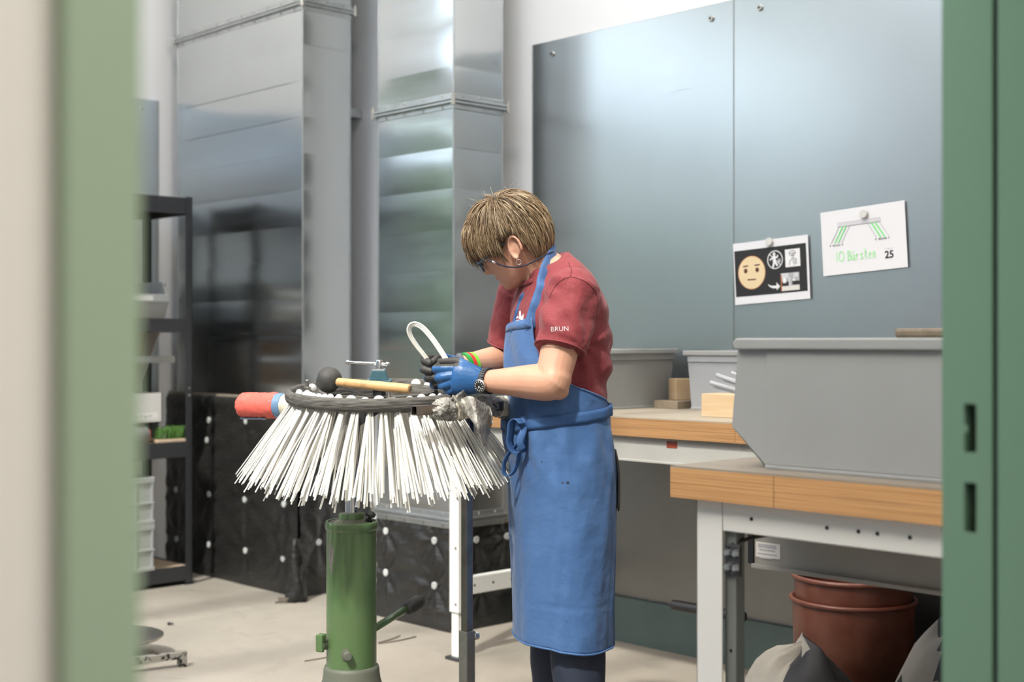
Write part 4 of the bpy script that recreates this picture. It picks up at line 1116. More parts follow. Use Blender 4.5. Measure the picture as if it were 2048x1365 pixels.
# ================================================================== PAPER NOTICES
def notice(label, corners, name='paper_notice'):
    """corners: pixel positions TL, TR, BR, BL on the wall; returns frame"""
    P = [onY(a, b, BWY - 0.018) for a, b in corners]
    c = sum(P, Vector()) / 4
    ax = ((P[1] - P[0]) + (P[2] - P[3])).normalized()
    ay = ((P[0] - P[3]) + (P[1] - P[2])); ay = (ay - ax * ay.dot(ax)).normalized()
    w = ((P[1] - P[0]).length + (P[2] - P[3]).length) / 2; h = ((P[0] - P[3]).length + (P[1] - P[2]).length) / 2
    r = root(name, c - ZA * h / 2, label, 'notice', 'paper notices on the steel sheet')
    n = 14
    nrm = ax.cross(ay)
    if nrm.y > 0: nrm = -nrm
    pts = []
    for i in range(11):
        v = i / 10 - 0.5
        pts.append([c + ax * (w * (j / n - 0.5)) + ay * (h * v) + nrm * (0.0002 + 0.003 * max(0, -v) ** 2 + 0.003 * abs(j / n - 0.5) ** 2) for j in range(n + 1)])
    MB().grid(pts).build('sheet', M['paper'], r, smooth=False, solid=0.0006)
    return r, c, ax, ay, nrm, w, h
def flat(r, name, poly, c, ax, ay, nrm, d, mat, th=0.0003):
    return MB().prism(poly, c, ax, ay, nrm, d, d + th + zk()).build(name, mat, r)
def stroke(a, b, t):
    a = Vector((a[0], a[1])); b = Vector((b[0], b[1])); d = (b - a).normalized(); n = Vector((-d.y, d.x)) * t / 2
    return [tuple(a + n), tuple(b + n), tuple(b - n), tuple(a - n)]
def ellp(cx, cy, rx, ry, n=28, a0=0, a1=2 * math.pi):
    return [(cx + rx * math.cos(a0 + (a1 - a0) * k / n), cy + ry * math.sin(a0 + (a1 - a0) * k / n)) for k in range(n)]
ZK = [0]
def zk():
    ZK[0] = (ZK[0] + 1) % 40
    return ZK[0] * 0.000012
def ringp(mb, cx, cy, rx, ry, t, c, ax, ay, nrm, d):
    n = 32
    for k in range(n):
        a, b = 2 * math.pi * k / n, 2 * math.pi * (k + 1) / n
        mb.prism([(cx + rx * math.cos(a), cy + ry * math.sin(a)), (cx + rx * math.cos(b), cy + ry * math.sin(b)), (cx + (rx - t) * math.cos(b), cy + (ry - t) * math.sin(b)), (cx + (rx - t) * math.cos(a), cy + (ry - t) * math.sin(a))], c, ax, ay, nrm, d, d + 0.0003 + zk())
# --- face notice
r, c, ax, ay, nr, w, h = notice('laminated notice with a plain round face and quiet symbols on black', [(1466.5, 488), (1615, 470), (1622, 597), (1471, 611)])
K = 0.0016
def u2(fx, fy):            # fractions of the sheet (0..1 from its top left) -> local
    return ((fx - 0.5) * w, (0.5 - fy) * h)
def rect(f0, f1): (a, b), (d, e) = u2(*f0), u2(*f1); return [(a, e), (d, e), (d, b), (a, b)]
flat(r, 'black_print', rect((0.015, 0.125), (0.972, 0.875)), c, ax, ay, nr, K, M['ink_black'])
K2 = K + 0.0004
fcx, fcy = u2(0.245, 0.50)
flat(r, 'face_outline', ellp(fcx, fcy, w * 0.187, h * 0.272), c, ax, ay, nr, K2, M['ink_orange'])
fc_ = flat(r, 'face', ellp(fcx, fcy, w * 0.181, h * 0.263), c, ax, ay, nr, K2 + 0.0002, M['ink_skin'], 0.0004)
K3 = K2 + 0.0007
for fx in (0.165, 0.322):
    flat(r, 'eye', ellp(*u2(fx, 0.465), w * 0.024, h * 0.038), c, ax, ay, nr, K3, M['ink_brown'])
    a = u2(fx - 0.033, 0.39); b = u2(fx + 0.036, 0.385)
    flat(r, 'eyebrow', stroke(a, b, h * 0.022), c, ax, ay, nr, K3, M['ink_brown'])
flat(r, 'mouth', stroke(u2(0.185, 0.61), u2(0.30, 0.615), h * 0.02), c, ax, ay, nr, K3, M['ink_brown'])
mb = MB(); ringp(mb, *u2(0.565, 0.335), w * 0.103, h * 0.148, 0.0035, c, ax, ay, nr, K2)
mb.build('ban_ring', M['ink_white'], r)
px_, py_ = u2(0.555, 0.335)
mb = MB()
mb.prism(ellp(px_ + 0.0, py_ + h * 0.092, w * 0.018, h * 0.027, 14), c, ax, ay, nr, K2, K2 + 0.0003)
def S(fa, fb, t=0.007): mb.prism(stroke((px_ + w * fa[0], py_ + h * fa[1]), (px_ + w * fb[0], py_ + h * fb[1]), t), c, ax, ay, nr, K2, K2 + 0.0003 + zk())
S((0.0, 0.065), (0.0, -0.03), 0.013); S((0, -0.02), (-0.022, -0.12), 0.008); S((0.002, -0.02), (0.04, -0.10), 0.008)
S((0.0, 0.05), (-0.04, 0.02), 0.006); S((-0.04, 0.02), (-0.058, 0.0), 0.006); S((0.0, 0.05), (0.035, 0.03), 0.006); S((0.035, 0.03), (0.05, 0.07), 0.006)
mb.build('dancing_figure', M['ink_white'], r)
mb = MB(); S((-0.065, 0.10), (0.085, -0.095), 0.003); S((0.052, 0.005), (0.058, -0.045), 0.003); S((0.058, -0.045), (0.078, -0.035), 0.003); S((0.078, -0.035), (0.074, 0.01), 0.003)
mb.build('ban_bar_and_note', M['ink_white'], r)
flat(r, 'white_square', rect((0.70, 0.195), (0.893, 0.475)), c, ax, ay, nr, K2, M['ink_white'])
px_, py_ = u2(0.795, 0.335); K4 = K2
K2 = K2 + 0.0004
mb = MB(); ringp(mb, px_, py_ + h * 0.075, w * 0.043, h * 0.042, 0.0018, c, ax, ay, nr, K2)
S((-0.045, 0.075), (0.045, 0.075), 0.0016); S((0.0, 0.085), (-0.006, -0.02), 0.0016); S((0.014, 0.08), (0.012, -0.01), 0.0016)
for q in range(4):
    S((-0.01 + 0.005 * q, -0.015 - q * 0.024), (0.045 + 0.002 * q, -0.012 - q * 0.026), 0.0016); S((0.045 + 0.002 * q, -0.012 - q * 0.026), (0.05, -0.034 - q * 0.024), 0.0016)
S((-0.01, -0.02), (-0.035, -0.05), 0.0018); S((-0.035, -0.05), (-0.045, -0.11), 0.0018); S((0.03, -0.11), (0.015, -0.125), 0.0016)
mb.build('hush_drawing', M['ink_black'], r)
K2 = K4
# white curved arrow
aw = [u2(0.455, 0.715), u2(0.50, 0.742), u2(0.555, 0.748), u2(0.572, 0.744), u2(0.570, 0.695), u2(0.618, 0.765), u2(0.572, 0.822), u2(0.572, 0.790), u2(0.52, 0.785), u2(0.48, 0.757)]
flat(r, 'arrow', aw, c, ax, ay, nr, K2, M['ink_white'])
# little printed photograph of a room
flat(r, 'small_picture', rect((0.632, 0.565), (0.872, 0.845)), c, ax, ay, nr, K2, M['ink_grey'])
K2 += 0.0004
for f0, f1, m_ in (((0.632, 0.585), (0.645, 0.845), 'ink_orange'), ((0.645, 0.77), (0.872, 0.845), 'paper2'), ((0.645, 0.70), (0.74, 0.77), 'ink_black'), ((0.78, 0.70), (0.872, 0.76), 'ink_black'), ((0.735, 0.64), (0.752, 0.80), 'ink_lgrey'), ((0.66, 0.64), (0.70, 0.72), 'ink_white'), ((0.79, 0.66), (0.815, 0.70), 'ink_white'), ((0.645, 0.565), (0.735, 0.64), 'ink_lgrey'), ((0.80, 0.575), (0.86, 0.64), 'ink_lgrey')):
    flat(r, 'picture_patch', rect(f0, f1), c, ax, ay, nr, K2, M[m_])
n1 = c + ax * (w * -0.02) + ay * (h * 0.455)
def magnet(label, at):
    r = root('round_magnet', at, label, 'magnet', 'magnets on the steel sheet')
    MB().lathe([(0.0150, 0), (0.0155, 0.002), (0.0155, 0.006), (0.014, 0.0078), (0.002, 0.008)], at, (0, -1, 0), 28).build('magnet_cap', M['magnet'], r, smooth=True, angle=40)
    MB().lathe([(0.0125, -0.0012), (0.0125, 0.0005)], at, (0, -1, 0), 24).build('magnet_core', M['black_plastic'], r)
q = onY(1539, 484, BWY - 0.0235); magnet('white round magnet holding the notice with the face', q)
# --- sheet with the brush drawing
r, c, ax, ay, nr, w, h = notice('white sheet with a brush drawing in green marker and handwriting', [(1640.5, 426), (1808.5, 401), (1817, 534), (1648, 553)])
K2 = 0.0018
def L(f0, f1, t, mat, nm): flat(r, nm, stroke(u2(*f0), u2(*f1), t), c, ax, ay, nr, K2, mat)
flat(r, 'drawn_bar', [u2(0.205, 0.20), u2(0.715, 0.205), u2(0.715, 0.262), u2(0.205, 0.26)], c, ax, ay, nr, K2, M['ink_lgrey'])
for f0, f1 in (((0.205, 0.20), (0.715, 0.205)), ((0.205, 0.26), (0.715, 0.262))): L(f0, f1, 0.0012, M['ink_grey'], 'drawn_line')
for k in range(4):
    L((0.222 + 0.043 * k, 0.262), (0.115 + 0.044 * k, 0.51), 0.0042 if k in (1, 2) else 0.0012, M['ink_green'] if k in (1, 2) else M['ink_grey'], 'drawn_line')
    L((0.562 + 0.045 * k, 0.262), (0.662 + 0.048 * k, 0.505), 0.0046 if k in (1, 2) else 0.0012, M['ink_green'] if k in (1, 2) else M['ink_grey'], 'drawn_line')
for tx, fx in (('P', 0.105), ('PLA', 0.155), ('PLA', 0.205), ('P', 0.252), ('P', 0.652), ('PLA', 0.705), ('PLA', 0.757), ('P', 0.803)):
    a = u2(fx, 0.545 if fx < 0.4 else 0.53)
    place_text('lettering', tx, 0.0095, c + ax * a[0] + ay * a[1] + nr * K2, ax, ay, nr, M['ink_black'], r)
# handwriting: strokes
HW = {'1': [[(0, 0), (0, 1)]], '0': [[(0.5 + 0.42 * math.sin(t), 0.5 + 0.5 * math.cos(t)) for t in [k * math.pi / 7 for k in range(15)]]],
      'B': [[(0.1, 0), (0.1, 1), (0.55, 0.95), (0.65, 0.75), (0.5, 0.55), (0.15, 0.5)], [(0.3, 0.52), (0.7, 0.4), (0.75, 0.18), (0.5, 0.02), (0.05, 0.0)]],
      'ü': [[(0.05, 0.6), (0.08, 0.1), (0.3, 0.0), (0.5, 0.15), (0.55, 0.6)], [(0.55, 0.6), (0.6, 0.0)], [(0.15, 0.8), (0.15, 0.88)], [(0.42, 0.8), (0.42, 0.88)]],
      'r': [[(0.1, 0.6), (0.15, 0.0)], [(0.13, 0.35), (0.3, 0.58), (0.5, 0.55)]], 's': [[(0.55, 0.55), (0.25, 0.6), (0.15, 0.42), (0.5, 0.25), (0.45, 0.05), (0.1, 0.03)]],
      't': [[(0.3, 1.0), (0.28, 0.1), (0.5, 0.0)], [(0.0, 0.65), (0.6, 0.68)]], 'e': [[(0.1, 0.32), (0.55, 0.38), (0.45, 0.6), (0.2, 0.55), (0.1, 0.25), (0.25, 0.03), (0.55, 0.08)]],
      'n': [[(0.1, 0.6), (0.12, 0.0)], [(0.12, 0.4), (0.35, 0.6), (0.5, 0.5), (0.55, 0.0)]]}
mb = MB(); cur = 0.175
for ch in '10 Bürsten':
    if ch == ' ': cur += 0.045; continue
    hgt = 0.15; wd = {'1': 0.022, '0': 0.072}.get(ch, 0.054)
    for st in HW[ch]:
        for a, b in zip(st[:-1], st[1:]):
            base = 0.80 + 0.0 * cur
            A_ = u2(cur + a[0] * wd, base - a[1] * hgt); B_ = u2(cur + b[0] * wd, base - b[1] * hgt)
            mb.prism(stroke(A_, B_, 0.0034), c, ax, ay, nr, K2, K2 + 0.0003 + zk())
    cur += wd * 0.92
mb.build('handwriting', M['ink_green2'], r)
a = u2(0.797, 0.785)
place_text('logo', '25', 0.036, c + ax * a[0] + ay * a[1] + nr * K2, ax, ay, nr, M['ink_black'], r, offset=0.0008)
L((0.77, 0.835), (0.83, 0.835), 0.0008, M['ink_grey'], 'drawn_line'); L((0.75, 0.685), (0.845, 0.69), 0.0010, M['ink_lgrey'], 'drawn_line')
q = onY(1728, 428, BWY - 0.0235); magnet('white round magnet holding the sheet with the brush drawing', q)
# ================================================================== PUMP STAND WITH ROUND BRUSH
PD = 3.70
pc = W(703, 1200, PD); pc.z = 0
def zat(py, D): return CAMH + (682.5 - py) / FPX * D
r = root('pump_stand', pc, 'green enamelled hydraulic pump pedestal carrying the round brush', 'stand')
k = PD / FPX
R = 50 * k
zc0, zc1 = zat(1333, PD), zat(1042, PD)
MB().lathe([(R, zc0 - 0.01), (R, zc1 - 0.02)], pc, ZA, 56).build('cylinder', M['green_pump'], r, smooth=True, angle=40)
MB().lathe([(R, zc1 - 0.025), (R * 1.045, zc1 - 0.021), (R * 1.07, zc1 - 0.013), (R * 1.06, zc1 - 0.004), (R * 1.02, zc1), (R * 0.95, zc1 - 0.001)], pc, ZA, 56, cap=False).build('top_rim', M['green_pump'], r, smooth=True)
MB().lathe([(R * 0.96, zc1 - 0.006), (R * 0.90, zc1 - 0.002), (R * 0.52, zc1 + 0.006)], pc, ZA, 48).build('top_plate', M['pump_dust'], r, smooth=True, angle=30)
MB().lathe([(R * 0.52, zc1), (R * 0.52, zc1 + 0.018), (R * 0.50, zc1 + 0.021), (R * 0.25, zc1 + 0.022)], pc, ZA, 40).build('collar', M['green_pump'], r, smooth=True, angle=40)
MB().lathe([(R * 0.49, zc1 + 0.0212), (R * 0.26, zc1 + 0.0225)], pc, ZA, 40, cap=False).build('collar_face', M['pump_dust'], r)
MB().lathe([(R * 0.26, zc1 + 0.01), (R * 0.26, 1.02)], pc, ZA, 32).build('piston_rod', M['chrome'], r, smooth=True, angle=40)
# flared base
prof = [(R * 1.02, zc0 + 0.004), (R * 1.075, zc0 + 0.002), (R * 1.11, zc0 - 0.006), (R * 1.12, zc0 - 0.016), (R * 1.16, zc0 - 0.035), (R * 1.28, zc0 - 0.06), (R * 1.55, zc0 - 0.12), (R * 1.9, 0.12), (R * 2.4, 0.05), (R * 2.5, 0.03), (R * 2.5, 0.0)]
MB().lathe(prof[::-1], pc, ZA, 56).build('flared_base', M['pump_dust'], r, smooth=True, angle=50)
# bolt on the cylinder, facing the viewer's side
ang = math.radians(3)
fd = (TOCAM * math.cos(ang) - RIGHT * math.sin(ang)).normalized()
bz = zat(1311, PD - R)
MB().lathe([(0.0175, 0.0), (0.0175, 0.003), (0.0115, 0.004), (0.0115, 0.024), (0.010, 0.0255), (0.002, 0.026)], pc + fd * (R - 0.003) + ZA * bz, fd + RIGHT * 0.25, 20).build('plug_bolt', M['pump_dust'], r, smooth=True, angle=40)
# worn patches in the enamel
def patch(nm, px0, py0, wpx, hpx, mat, seed):
    rnd = random.Random(seed); mb = MB()
    a0 = math.asin(max(-0.97, min(0.97, (px0 - 703) / 50)))
    n = 22; z0 = zat(py0, PD - R)
    ring = []
    for q in range(n):
        a = 2 * math.pi * q / n; f = 0.65 + 0.5 * rnd.random()
        da = math.cos(a) * wpx * 0.5 * k / R * f; dz = math.sin(a) * hpx * 0.5 * k * f
        th = a0 + da
        dirv = TOCAM * math.cos(th) + RIGHT * math.sin(th)
        ring.append(pc + dirv * (R + 0.0004) + ZA * (z0 + dz))
    c = pc + (TOCAM * math.cos(a0) + RIGHT * math.sin(a0)) * (R + 0.0006) + ZA * z0
    mb.add(ring + [c], [(q, (q + 1) % n, n) for q in range(n)])
    mb.build(nm, mat, r)
patch('worn_patch', 667, 1118, 16, 62, M['worn_patch'], 1)
patch('worn_patch', 661, 1095, 6, 30, M['worn_patch'], 2)
patch('worn_patch', 733, 1135, 4, 22, M['pump_dust'], 3)
# oil filler at the top
op = pc + RIGHT * (R * 0.72) + TOCAM * (R * 0.25) + ZA * (zc1 + 0.001)
MB().lathe([(0.010, 0.0), (0.010, 0.006), (0.005, 0.007), (0.005, 0.015), (0.013, 0.016), (0.014, 0.022), (0.010, 0.026), (0.002, 0.027)], op, (0.35, 0.1, 1), 16).build('filler_cap', M['black_plastic'], r, smooth=True, angle=40)
# pump lever with black grip, reaching away to the back
l0 = W(748, 1258, PD + 0.03); l1 = W(812, 1219, PD + 0.16); l2 = W(843, 1201, PD + 0.22)
MB().tube([l0 - (l1 - l0) * 0.3, l1], 0.0105, 14).build('lever', M['green_pump'], r, smooth=True)
ld = (l2 - l1).normalized()
MB().lathe([(0.008, -0.004), (0.016, 0.0), (0.0205, 0.012), (0.0215, 0.035), (0.0205, (l2 - l1).length * 0.85), (0.014, (l2 - l1).length), (0.004, (l2 - l1).length + 0.004)], l1, ld, 20).build('lever_grip', M['mallet'], r, smooth=True)
# release valve on the other side
v0 = W(660, 1290, PD); v1 = W(640, 1292, PD - 0.05)
vv = MB().tube([v0, v1], 0.013, 14).build('release_valve', M['pump_dust'], r, smooth=True, angle=40)
MB().obox(v1 + ZA * 0.006, (v1 - v0).normalized(), (v1 - v0).normalized().cross(ZA).normalized(), ZA, 0.007, 0.011, 0.024).build('valve_handle', M['green_pump'], vv, bevel=0.004)
MB().obox(v1 + ZA * 0.022 - (v1 - v0).normalized() * 0.014, (v1 - v0).normalized(), (v1 - v0).normalized().cross(ZA).normalized(), ZA, 0.006, 0.010, 0.011).build('valve_handle', M['green_pump'], vv, bevel=0.004)

# --- brush ring, tilted a little towards the viewer
bcx = W(757, 778, PD)
TILT = math.radians(4.6)
bx = RIGHT.copy()
by = (-TOCAM * math.cos(TILT) + UP * math.sin(TILT)).normalized()   # towards the back, rising
bz_ = bx.cross(by).normalized()
def BP(rr, a, h): return bcx + (bx * math.cos(a) + by * math.sin(a)) * rr + bz_ * h
RO = 185 * k
r = root('round_brush', bcx - bz_ * 0.24, 'round sweeper brush head with white plastic bristles on the green pedestal', 'brush')
def blathe(prof, seg=72, wob=0.0):
    mb = MB(); rings = []
    for rr, h in prof:
        rings.append([BP(rr * (1 + wob * nz((math.cos(2 * math.pi * q / seg) * 3, math.sin(2 * math.pi * q / seg) * 3, h * 30), 1.6)), 2 * math.pi * q / seg, h) for q in range(seg)])
    mb.loft(rings, cap=False)
    return mb
HT = 0.0
blathe([(RO * 0.93, -0.034), (RO * 0.985, -0.030), (RO, -0.020), (RO * 1.0, -0.008), (RO * 0.985, 0.000), (RO * 0.955, 0.003), (RO * 0.925, -0.001), (RO * 0.915, -0.013)], 90, 0.008).build('outer_rim', M['rim'], r, smooth=True, angle=60)
blathe([(RO * 0.925, -0.012), (RO * 0.64, -0.013), (RO * 0.63, -0.011)], 72).build('ring_channel', M['ring_floor'], r, smooth=True)
blathe([(RO * 0.645, -0.013), (RO * 0.642, -0.003), (RO * 0.622, -0.001), (RO * 0.605, -0.006), (RO * 0.60, -0.034), (RO * 0.94, -0.0335)], 72).build('inner_rim', M['rim'], r, smooth=True, angle=50)
# hub bars under the ring that sit on the piston
mb = MB()
pt = pc.copy(); pt.z = 1.02
for a in (0.3, 2.2, 4.2):
    mb.bar(BP(0.02, a, -0.05), BP(RO * 0.66, a, -0.036), 0.03, 0.012)
mb.bar(pt + ZA * 0.0, bcx - bz_ * 0.05, 0.05, 0.03)
mb.build('hub_spider', M['dark_metal'], r)
# hex bolts with washers around the ring
def hexbolt(a, rr):
    p = BP(rr, a, -0.012)
    hb = MB().lathe([(0.0125, 0), (0.0125, 0.003)], p, bz_, 18).build('ring_bolt', M['zinc'], r)
    MB().lathe([(0.0095, 0.003), (0.0095, 0.011), (0.009, 0.012)], p, bz_, 6).build('nut', M['zinc'], hb)
    MB().lathe([(0.0055, 0.012), (0.0055, 0.03), (0.0045, 0.032)], p, bz_, 12).build('bolt_end', M['zinc'], hb)
hexbolt(math.radians(-76), RO * 0.80)
hexbolt(math.radians(167), RO * 0.82)
hexbolt(math.radians(54), RO * 0.86)
hexbolt(math.radians(-5), RO * 0.80)
# white loops of the bristle tufts showing in the channel
rnd = random.Random(21)
NP = 34
plug_angles = []
for q in range(NP):
    a = 2 * math.pi * (q + 0.15 * rnd.random()) / NP
    deg = math.degrees(a) % 360
    if 168 < deg < 196 or 70 < deg < 150: continue
    rr = RO * (0.80 + 0.05 * rnd.random())
    p = BP(rr, a, -0.010)
    rad = (bx * math.cos(a) + by * math.sin(a)); tg = bz_.cross(rad)
    s_ = 0.8 + 0.5 * rnd.random()
    MB().ell(p, tg * (0.0125 * s_), rad * (0.010 * s_), bz_ * (0.013 * s_), 14, 8).build('bristle_loop', M['plug'], r, smooth=True)
for q in range(9):   # the cluster near the mallet head
    a = math.radians(198 + 5.5 * q + rnd.uniform(-2, 2)); rr = RO * rnd.uniform(0.74, 0.88)
    MB().ell(BP(rr, a, -0.006), bx * 0.010, by * 0.008, bz_ * 0.012, 10, 7).build('bristle_loop', M['plug'], r, smooth=True)
# bristle tufts: two rows of flat plastic strands
NT = 40
for row, (n, r0, r1, drop) in enumerate(((NT, 0.90, 1.445, 0.205), (22, 0.72, 1.24, 0.235))):
    for q in range(n):
        a = 2 * math.pi * (q + 0.5 * row) / n
        mb = MB()
        rad = (bx * math.cos(a) + by * math.sin(a)); tg = bz_.cross(rad)
        for s_ in range(12 if row == 0 else 8):
            u, v = rnd.uniform(-1, 1), rnd.uniform(-1, 1)
            b0 = BP(RO * r0, a, -0.028) + tg * (u * 0.0075) + rad * (v * 0.0075)
            ln = rnd.uniform(0.95, 1.04)
            e_ = BP(RO * (r0 + (r1 - r0) * ln), a, -0.028 - drop * ln) + tg * (u * 0.026 + rnd.uniform(-0.014, 0.014)) + rad * (v * 0.02 + rnd.uniform(-0.012, 0.012)) + bz_ * rnd.uniform(-0.012, 0.012)
            m_ = (b0 + e_) / 2 + bz_ * rnd.uniform(-0.003, 0.005) + tg * rnd.uniform(-0.003, 0.003)
            wdt = rnd.uniform(0.0021, 0.0030)
            mb.mi = 0 if rnd.random() < 0.72 else 1
            mb.tube([b0, m_, e_], wdt, 4, up=tg, flat=0.7)
        mb.build('bristle_tuft', [M['bristle'], M['bristle2']], r)

# --- clamp block with T-handle on the middle of the ring
vcn = BP(0.0, 0, 0.012) + by * 0.02
r = root('clamp_vise', vcn - bz_ * 0.03, 'small teal clamp block with a chrome T-handle in the middle of the brush ring', 'clamp')
kk = (PD + 0.02) / FPX
def VP(x, h): return (x * kk, h * kk)
MB().prism([VP(-25, -4), VP(25, -4), VP(25, 1), VP(-25, 1)], vcn, bx, bz_, by, -0.03, 0.03).build('base_plate', M['flange_steel'], r, bevel=0.0015)
MB().prism([VP(-24.5, 1), VP(24.5, 1), VP(25, 8), VP(-25, 8)], vcn, bx, bz_, by, -0.028, 0.028).build('clamp_foot', M['teal_vise'], r, bevel=0.0015)
MB().prism([VP(-19, 8), VP(19, 8), VP(12.5, 28), VP(-12.5, 28)], vcn, bx, bz_, by, -0.022, 0.022).build('clamp_block', M['teal_vise'], r, bevel=0.002)
MB().prism([VP(-13, 27.5), VP(13, 27.5), VP(12, 30), VP(-12, 30)], vcn, bx, bz_, by, -0.016, 0.016).build('clamp_cap', M['chrome'], r, bevel=0.001)
MB().lathe([(6.8 * kk, 29 * kk), (6.8 * kk, 46 * kk), (5.8 * kk, 47.5 * kk), (0.001, 48 * kk)], vcn, bz_, 24).build('clamp_screw', M['chrome'], r, smooth=True, angle=40)
hd = (bx * 1.0 + by * -0.10 - bz_ * 0.045).normalized()
hc = vcn + bz_ * (39.5 * kk)
hl = MB().lathe([(0.0042, -61 * kk), (0.0042, 14 * kk)], hc, hd, 14).build('handle_bar', M['chrome'], r, smooth=True, angle=40)
for t_ in (-61, 15):
    sg = -1 if t_ < 0 else 1
    MB().lathe([(0.003, -0.003), (0.0062, -0.001), (0.0068, 0.004), (0.005, 0.0085), (0.001, 0.009)], hc + hd * (t_ * kk), hd * sg, 14).build('handle_knob', M['chrome'], hl, smooth=True)
# pillar under the clamp
MB().lathe([(0.018, -0.06), (0.018, -4 * kk)], vcn, bz_, 20).build('pillar', M['dark_metal'], r)

# --- mallet lying on the ring
hw0 = W(672, 764, 3.56); hw1 = W(821, 779, 3.475)
r = root('rubber_mallet', W(656, 781, 3.575), 'black rubber mallet with a worn wooden handle lying across the brush ring', 'mallet')
hc2 = W(658, 760, 3.575)
mb = MB(); rings = []
hdx = (TOCAM * 0.45 + RIGHT * 0.35 + UP * 0.5).normalized()
fx_, fy_, fz_ = frame_from(hdx)
for i in range(13):
    t = -1 + 2 * i / 12
    rr = 0.0325 * (1 - abs(t) ** 3.2 * 0.62) * (1 + 0.03 * math.sin(i))
    rings.append([hc2 + fz_ * (t * 0.033) + (fx_ * math.cos(a) + fy_ * math.sin(a)) * rr * (1 + 0.05 * nz((math.cos(a) * 2, math.sin(a) * 2, t), 1.5)) for a in (2 * math.pi * q / 24 for q in range(24))])
mb.loft(rings).build('mallet_head', M['mallet'], r, smooth=True, angle=60)
hd = (hw1 - hw0)
pts = [hw0 + hd * t for t in (-0.03, 0.0, 0.3, 0.6, 0.9, 0.99, 1.0)]
hm = MB().tube(pts, [0.0105, 0.011, 0.0115, 0.0125, 0.0128, 0.012, 0.009], 18)
hm.build('mallet_handle', M['wood_handle'], r, smooth=True, angle=50)
MB().lathe([(0.0092, 0.0), (0.0088, 0.0006)], hw1, hd, 16).build('handle_end', M['wood_old'], r)

# ================================================================== ARM-REST STAND (square tube, pads)
LD = 3.60
lf = W(934, 1100, LD)
r = root('armrest_stand', V(lf.x, lf.y, 0), 'square steel tube stand with padded arm rest bars around the brush', 'stand')
ax1 = (RIGHT * math.cos(math.radians(42)) - TOCAM * math.sin(math.radians(42))).normalized()   # right face direction
ax2 = ZA.cross(ax1)
def sq(c0, c1, w, t, nm, mat, up):
    x, y, z = frame_from(Vector(c1) - Vector(c0), up)
    mb = MB(); c = (Vector(c0) + Vector(c1)) / 2; L_ = (Vector(c1) - Vector(c0)).length / 2
    mb.obox(c + x * (w / 2 - t / 2), x, y, z, t / 2, w / 2, L_); mb.obox(c - x * (w / 2 - t / 2), x, y, z, t / 2, w / 2, L_)
    mb.obox(c + y * (w / 2 - t / 2), x, y, z, w / 2 - t, t / 2, L_); mb.obox(c - y * (w / 2 - t / 2), x, y, z, w / 2 - t, t / 2, L_)
    return mb.build(nm, mat, r, bevel=0.0008)
zi0, zi1 = zat(1290, LD), zat(968, LD)
inner_t = sq(V(lf.x, lf.y, zi0 - 0.1), V(lf.x, lf.y, zi1), 0.0225, 0.002, 'leg_inner', M['tube_steel'], ax1)
for q in range(4):
    zz = zat(1225 + 12 * q, LD)
    MB().lathe([(0.0042, 0), (0.0042, 0.0008)], V(lf.x, lf.y, zz) + ax1 * 0.01125, ax1, 12).build('pin_hole', M['black_plastic'], inner_t)
outer_t = sq(V(lf.x, lf.y, 0.012), V(lf.x, lf.y, zat(1262, LD)), 0.031, 0.0025, 'leg_outer', M['zinc'], ax1)
MB().box((lf.x - 0.07, lf.y - 0.07, 0), (lf.x + 0.07, lf.y + 0.07, 0.012)).build('foot_plate', M['dark_metal'], r)
cb = V(lf.x, lf.y, zat(1276, LD))
MB().lathe([(0.010, 0.0), (0.010, 0.006), (0.006, 0.007), (0.006, 0.012), (0.0115, 0.013), (0.0115, 0.02)], cb + ax1 * 0.0155, ax1, 8).build('clamp_bolt', M['chrome'], outer_t)
# upper fork and thin post
MB().prism([(-0.012, -0.012), (0.012, -0.012), (0.017, 0.028), (0.006, 0.012), (-0.008, 0.012), (-0.022, 0.035)], V(lf.x, lf.y, zi1), RIGHT, ZA, -TOCAM, -0.009, 0.009).build('fork', M['tube_steel'], r, bevel=0.001)
post_top = W(940, 828, LD + 0.0)
MB().bar(V(lf.x, lf.y, zi1) + RIGHT * 0.008, post_top, 0.014, 0.014).build('post', M['bluesteel'], r, bevel=0.001)
# square tube arm with open end
t0 = W(828, 822, 3.41); t1 = W(1005, 812, 3.60)
sq(t0, t1, 0.0245, 0.0022, 'arm_tube', M['tube_steel'], ZA)
# cross bar running behind the brush to the red pad
c0 = W(1014, 818, 3.70); c1 = W(486, 811, 4.06)
MB().bar(t1 - RIGHT * 0.01, W(1000, 818, 3.70), 0.02, 0.02).build('arm_joint', M['tube_steel'], r)
MB().tube([c0, c1], 0.016, 16).build('cross_bar', M['dark_metal'], r, smooth=True)
cd = (c1 - c0).normalized()
def along(px): return c0 + (c1 - c0) * ((1014 - px) / (1014 - 486.0))
def pad(pxa, pxb, rad, nm, mat, wr=0.06, seed=1.0, n=26, round_end=False):
    mb = MB(); rings = []
    x, y, z = frame_from(cd)
    for i in range(n + 1):
        t = i / n
        c = along(pxa + (pxb - pxa) * t)
        rr = rad
        if round_end: rr = rad * (min(1, (1 - t) * 6 + 0.06)) ** 0.45
        rings.append([c + (x * math.cos(a) + y * math.sin(a)) * rr * (1 + wr * nz((math.cos(a) * 2, math.sin(a) * 2, t * 6), 1.6, seed) + (wr * 0.8 * math.sin(a * 9 + seed) * max(0, t - 0.75) * 4 if round_end else 0)) for a in (2 * math.pi * q / 28 for q in range(28))])
    return mb.loft(rings).build(nm, mat, r, smooth=True)
pad(640, 566, 0.034, 'foam_roll', M['foam'], 0.04, 2.0)
pad(576, 555, 0.0375, 'tape_band', M['blue_tape'], 0.02, 3.0)
pad(562, 474, 0.0385, 'red_wrap', M['red_cloth'], 0.07, 5.0, 30, True)
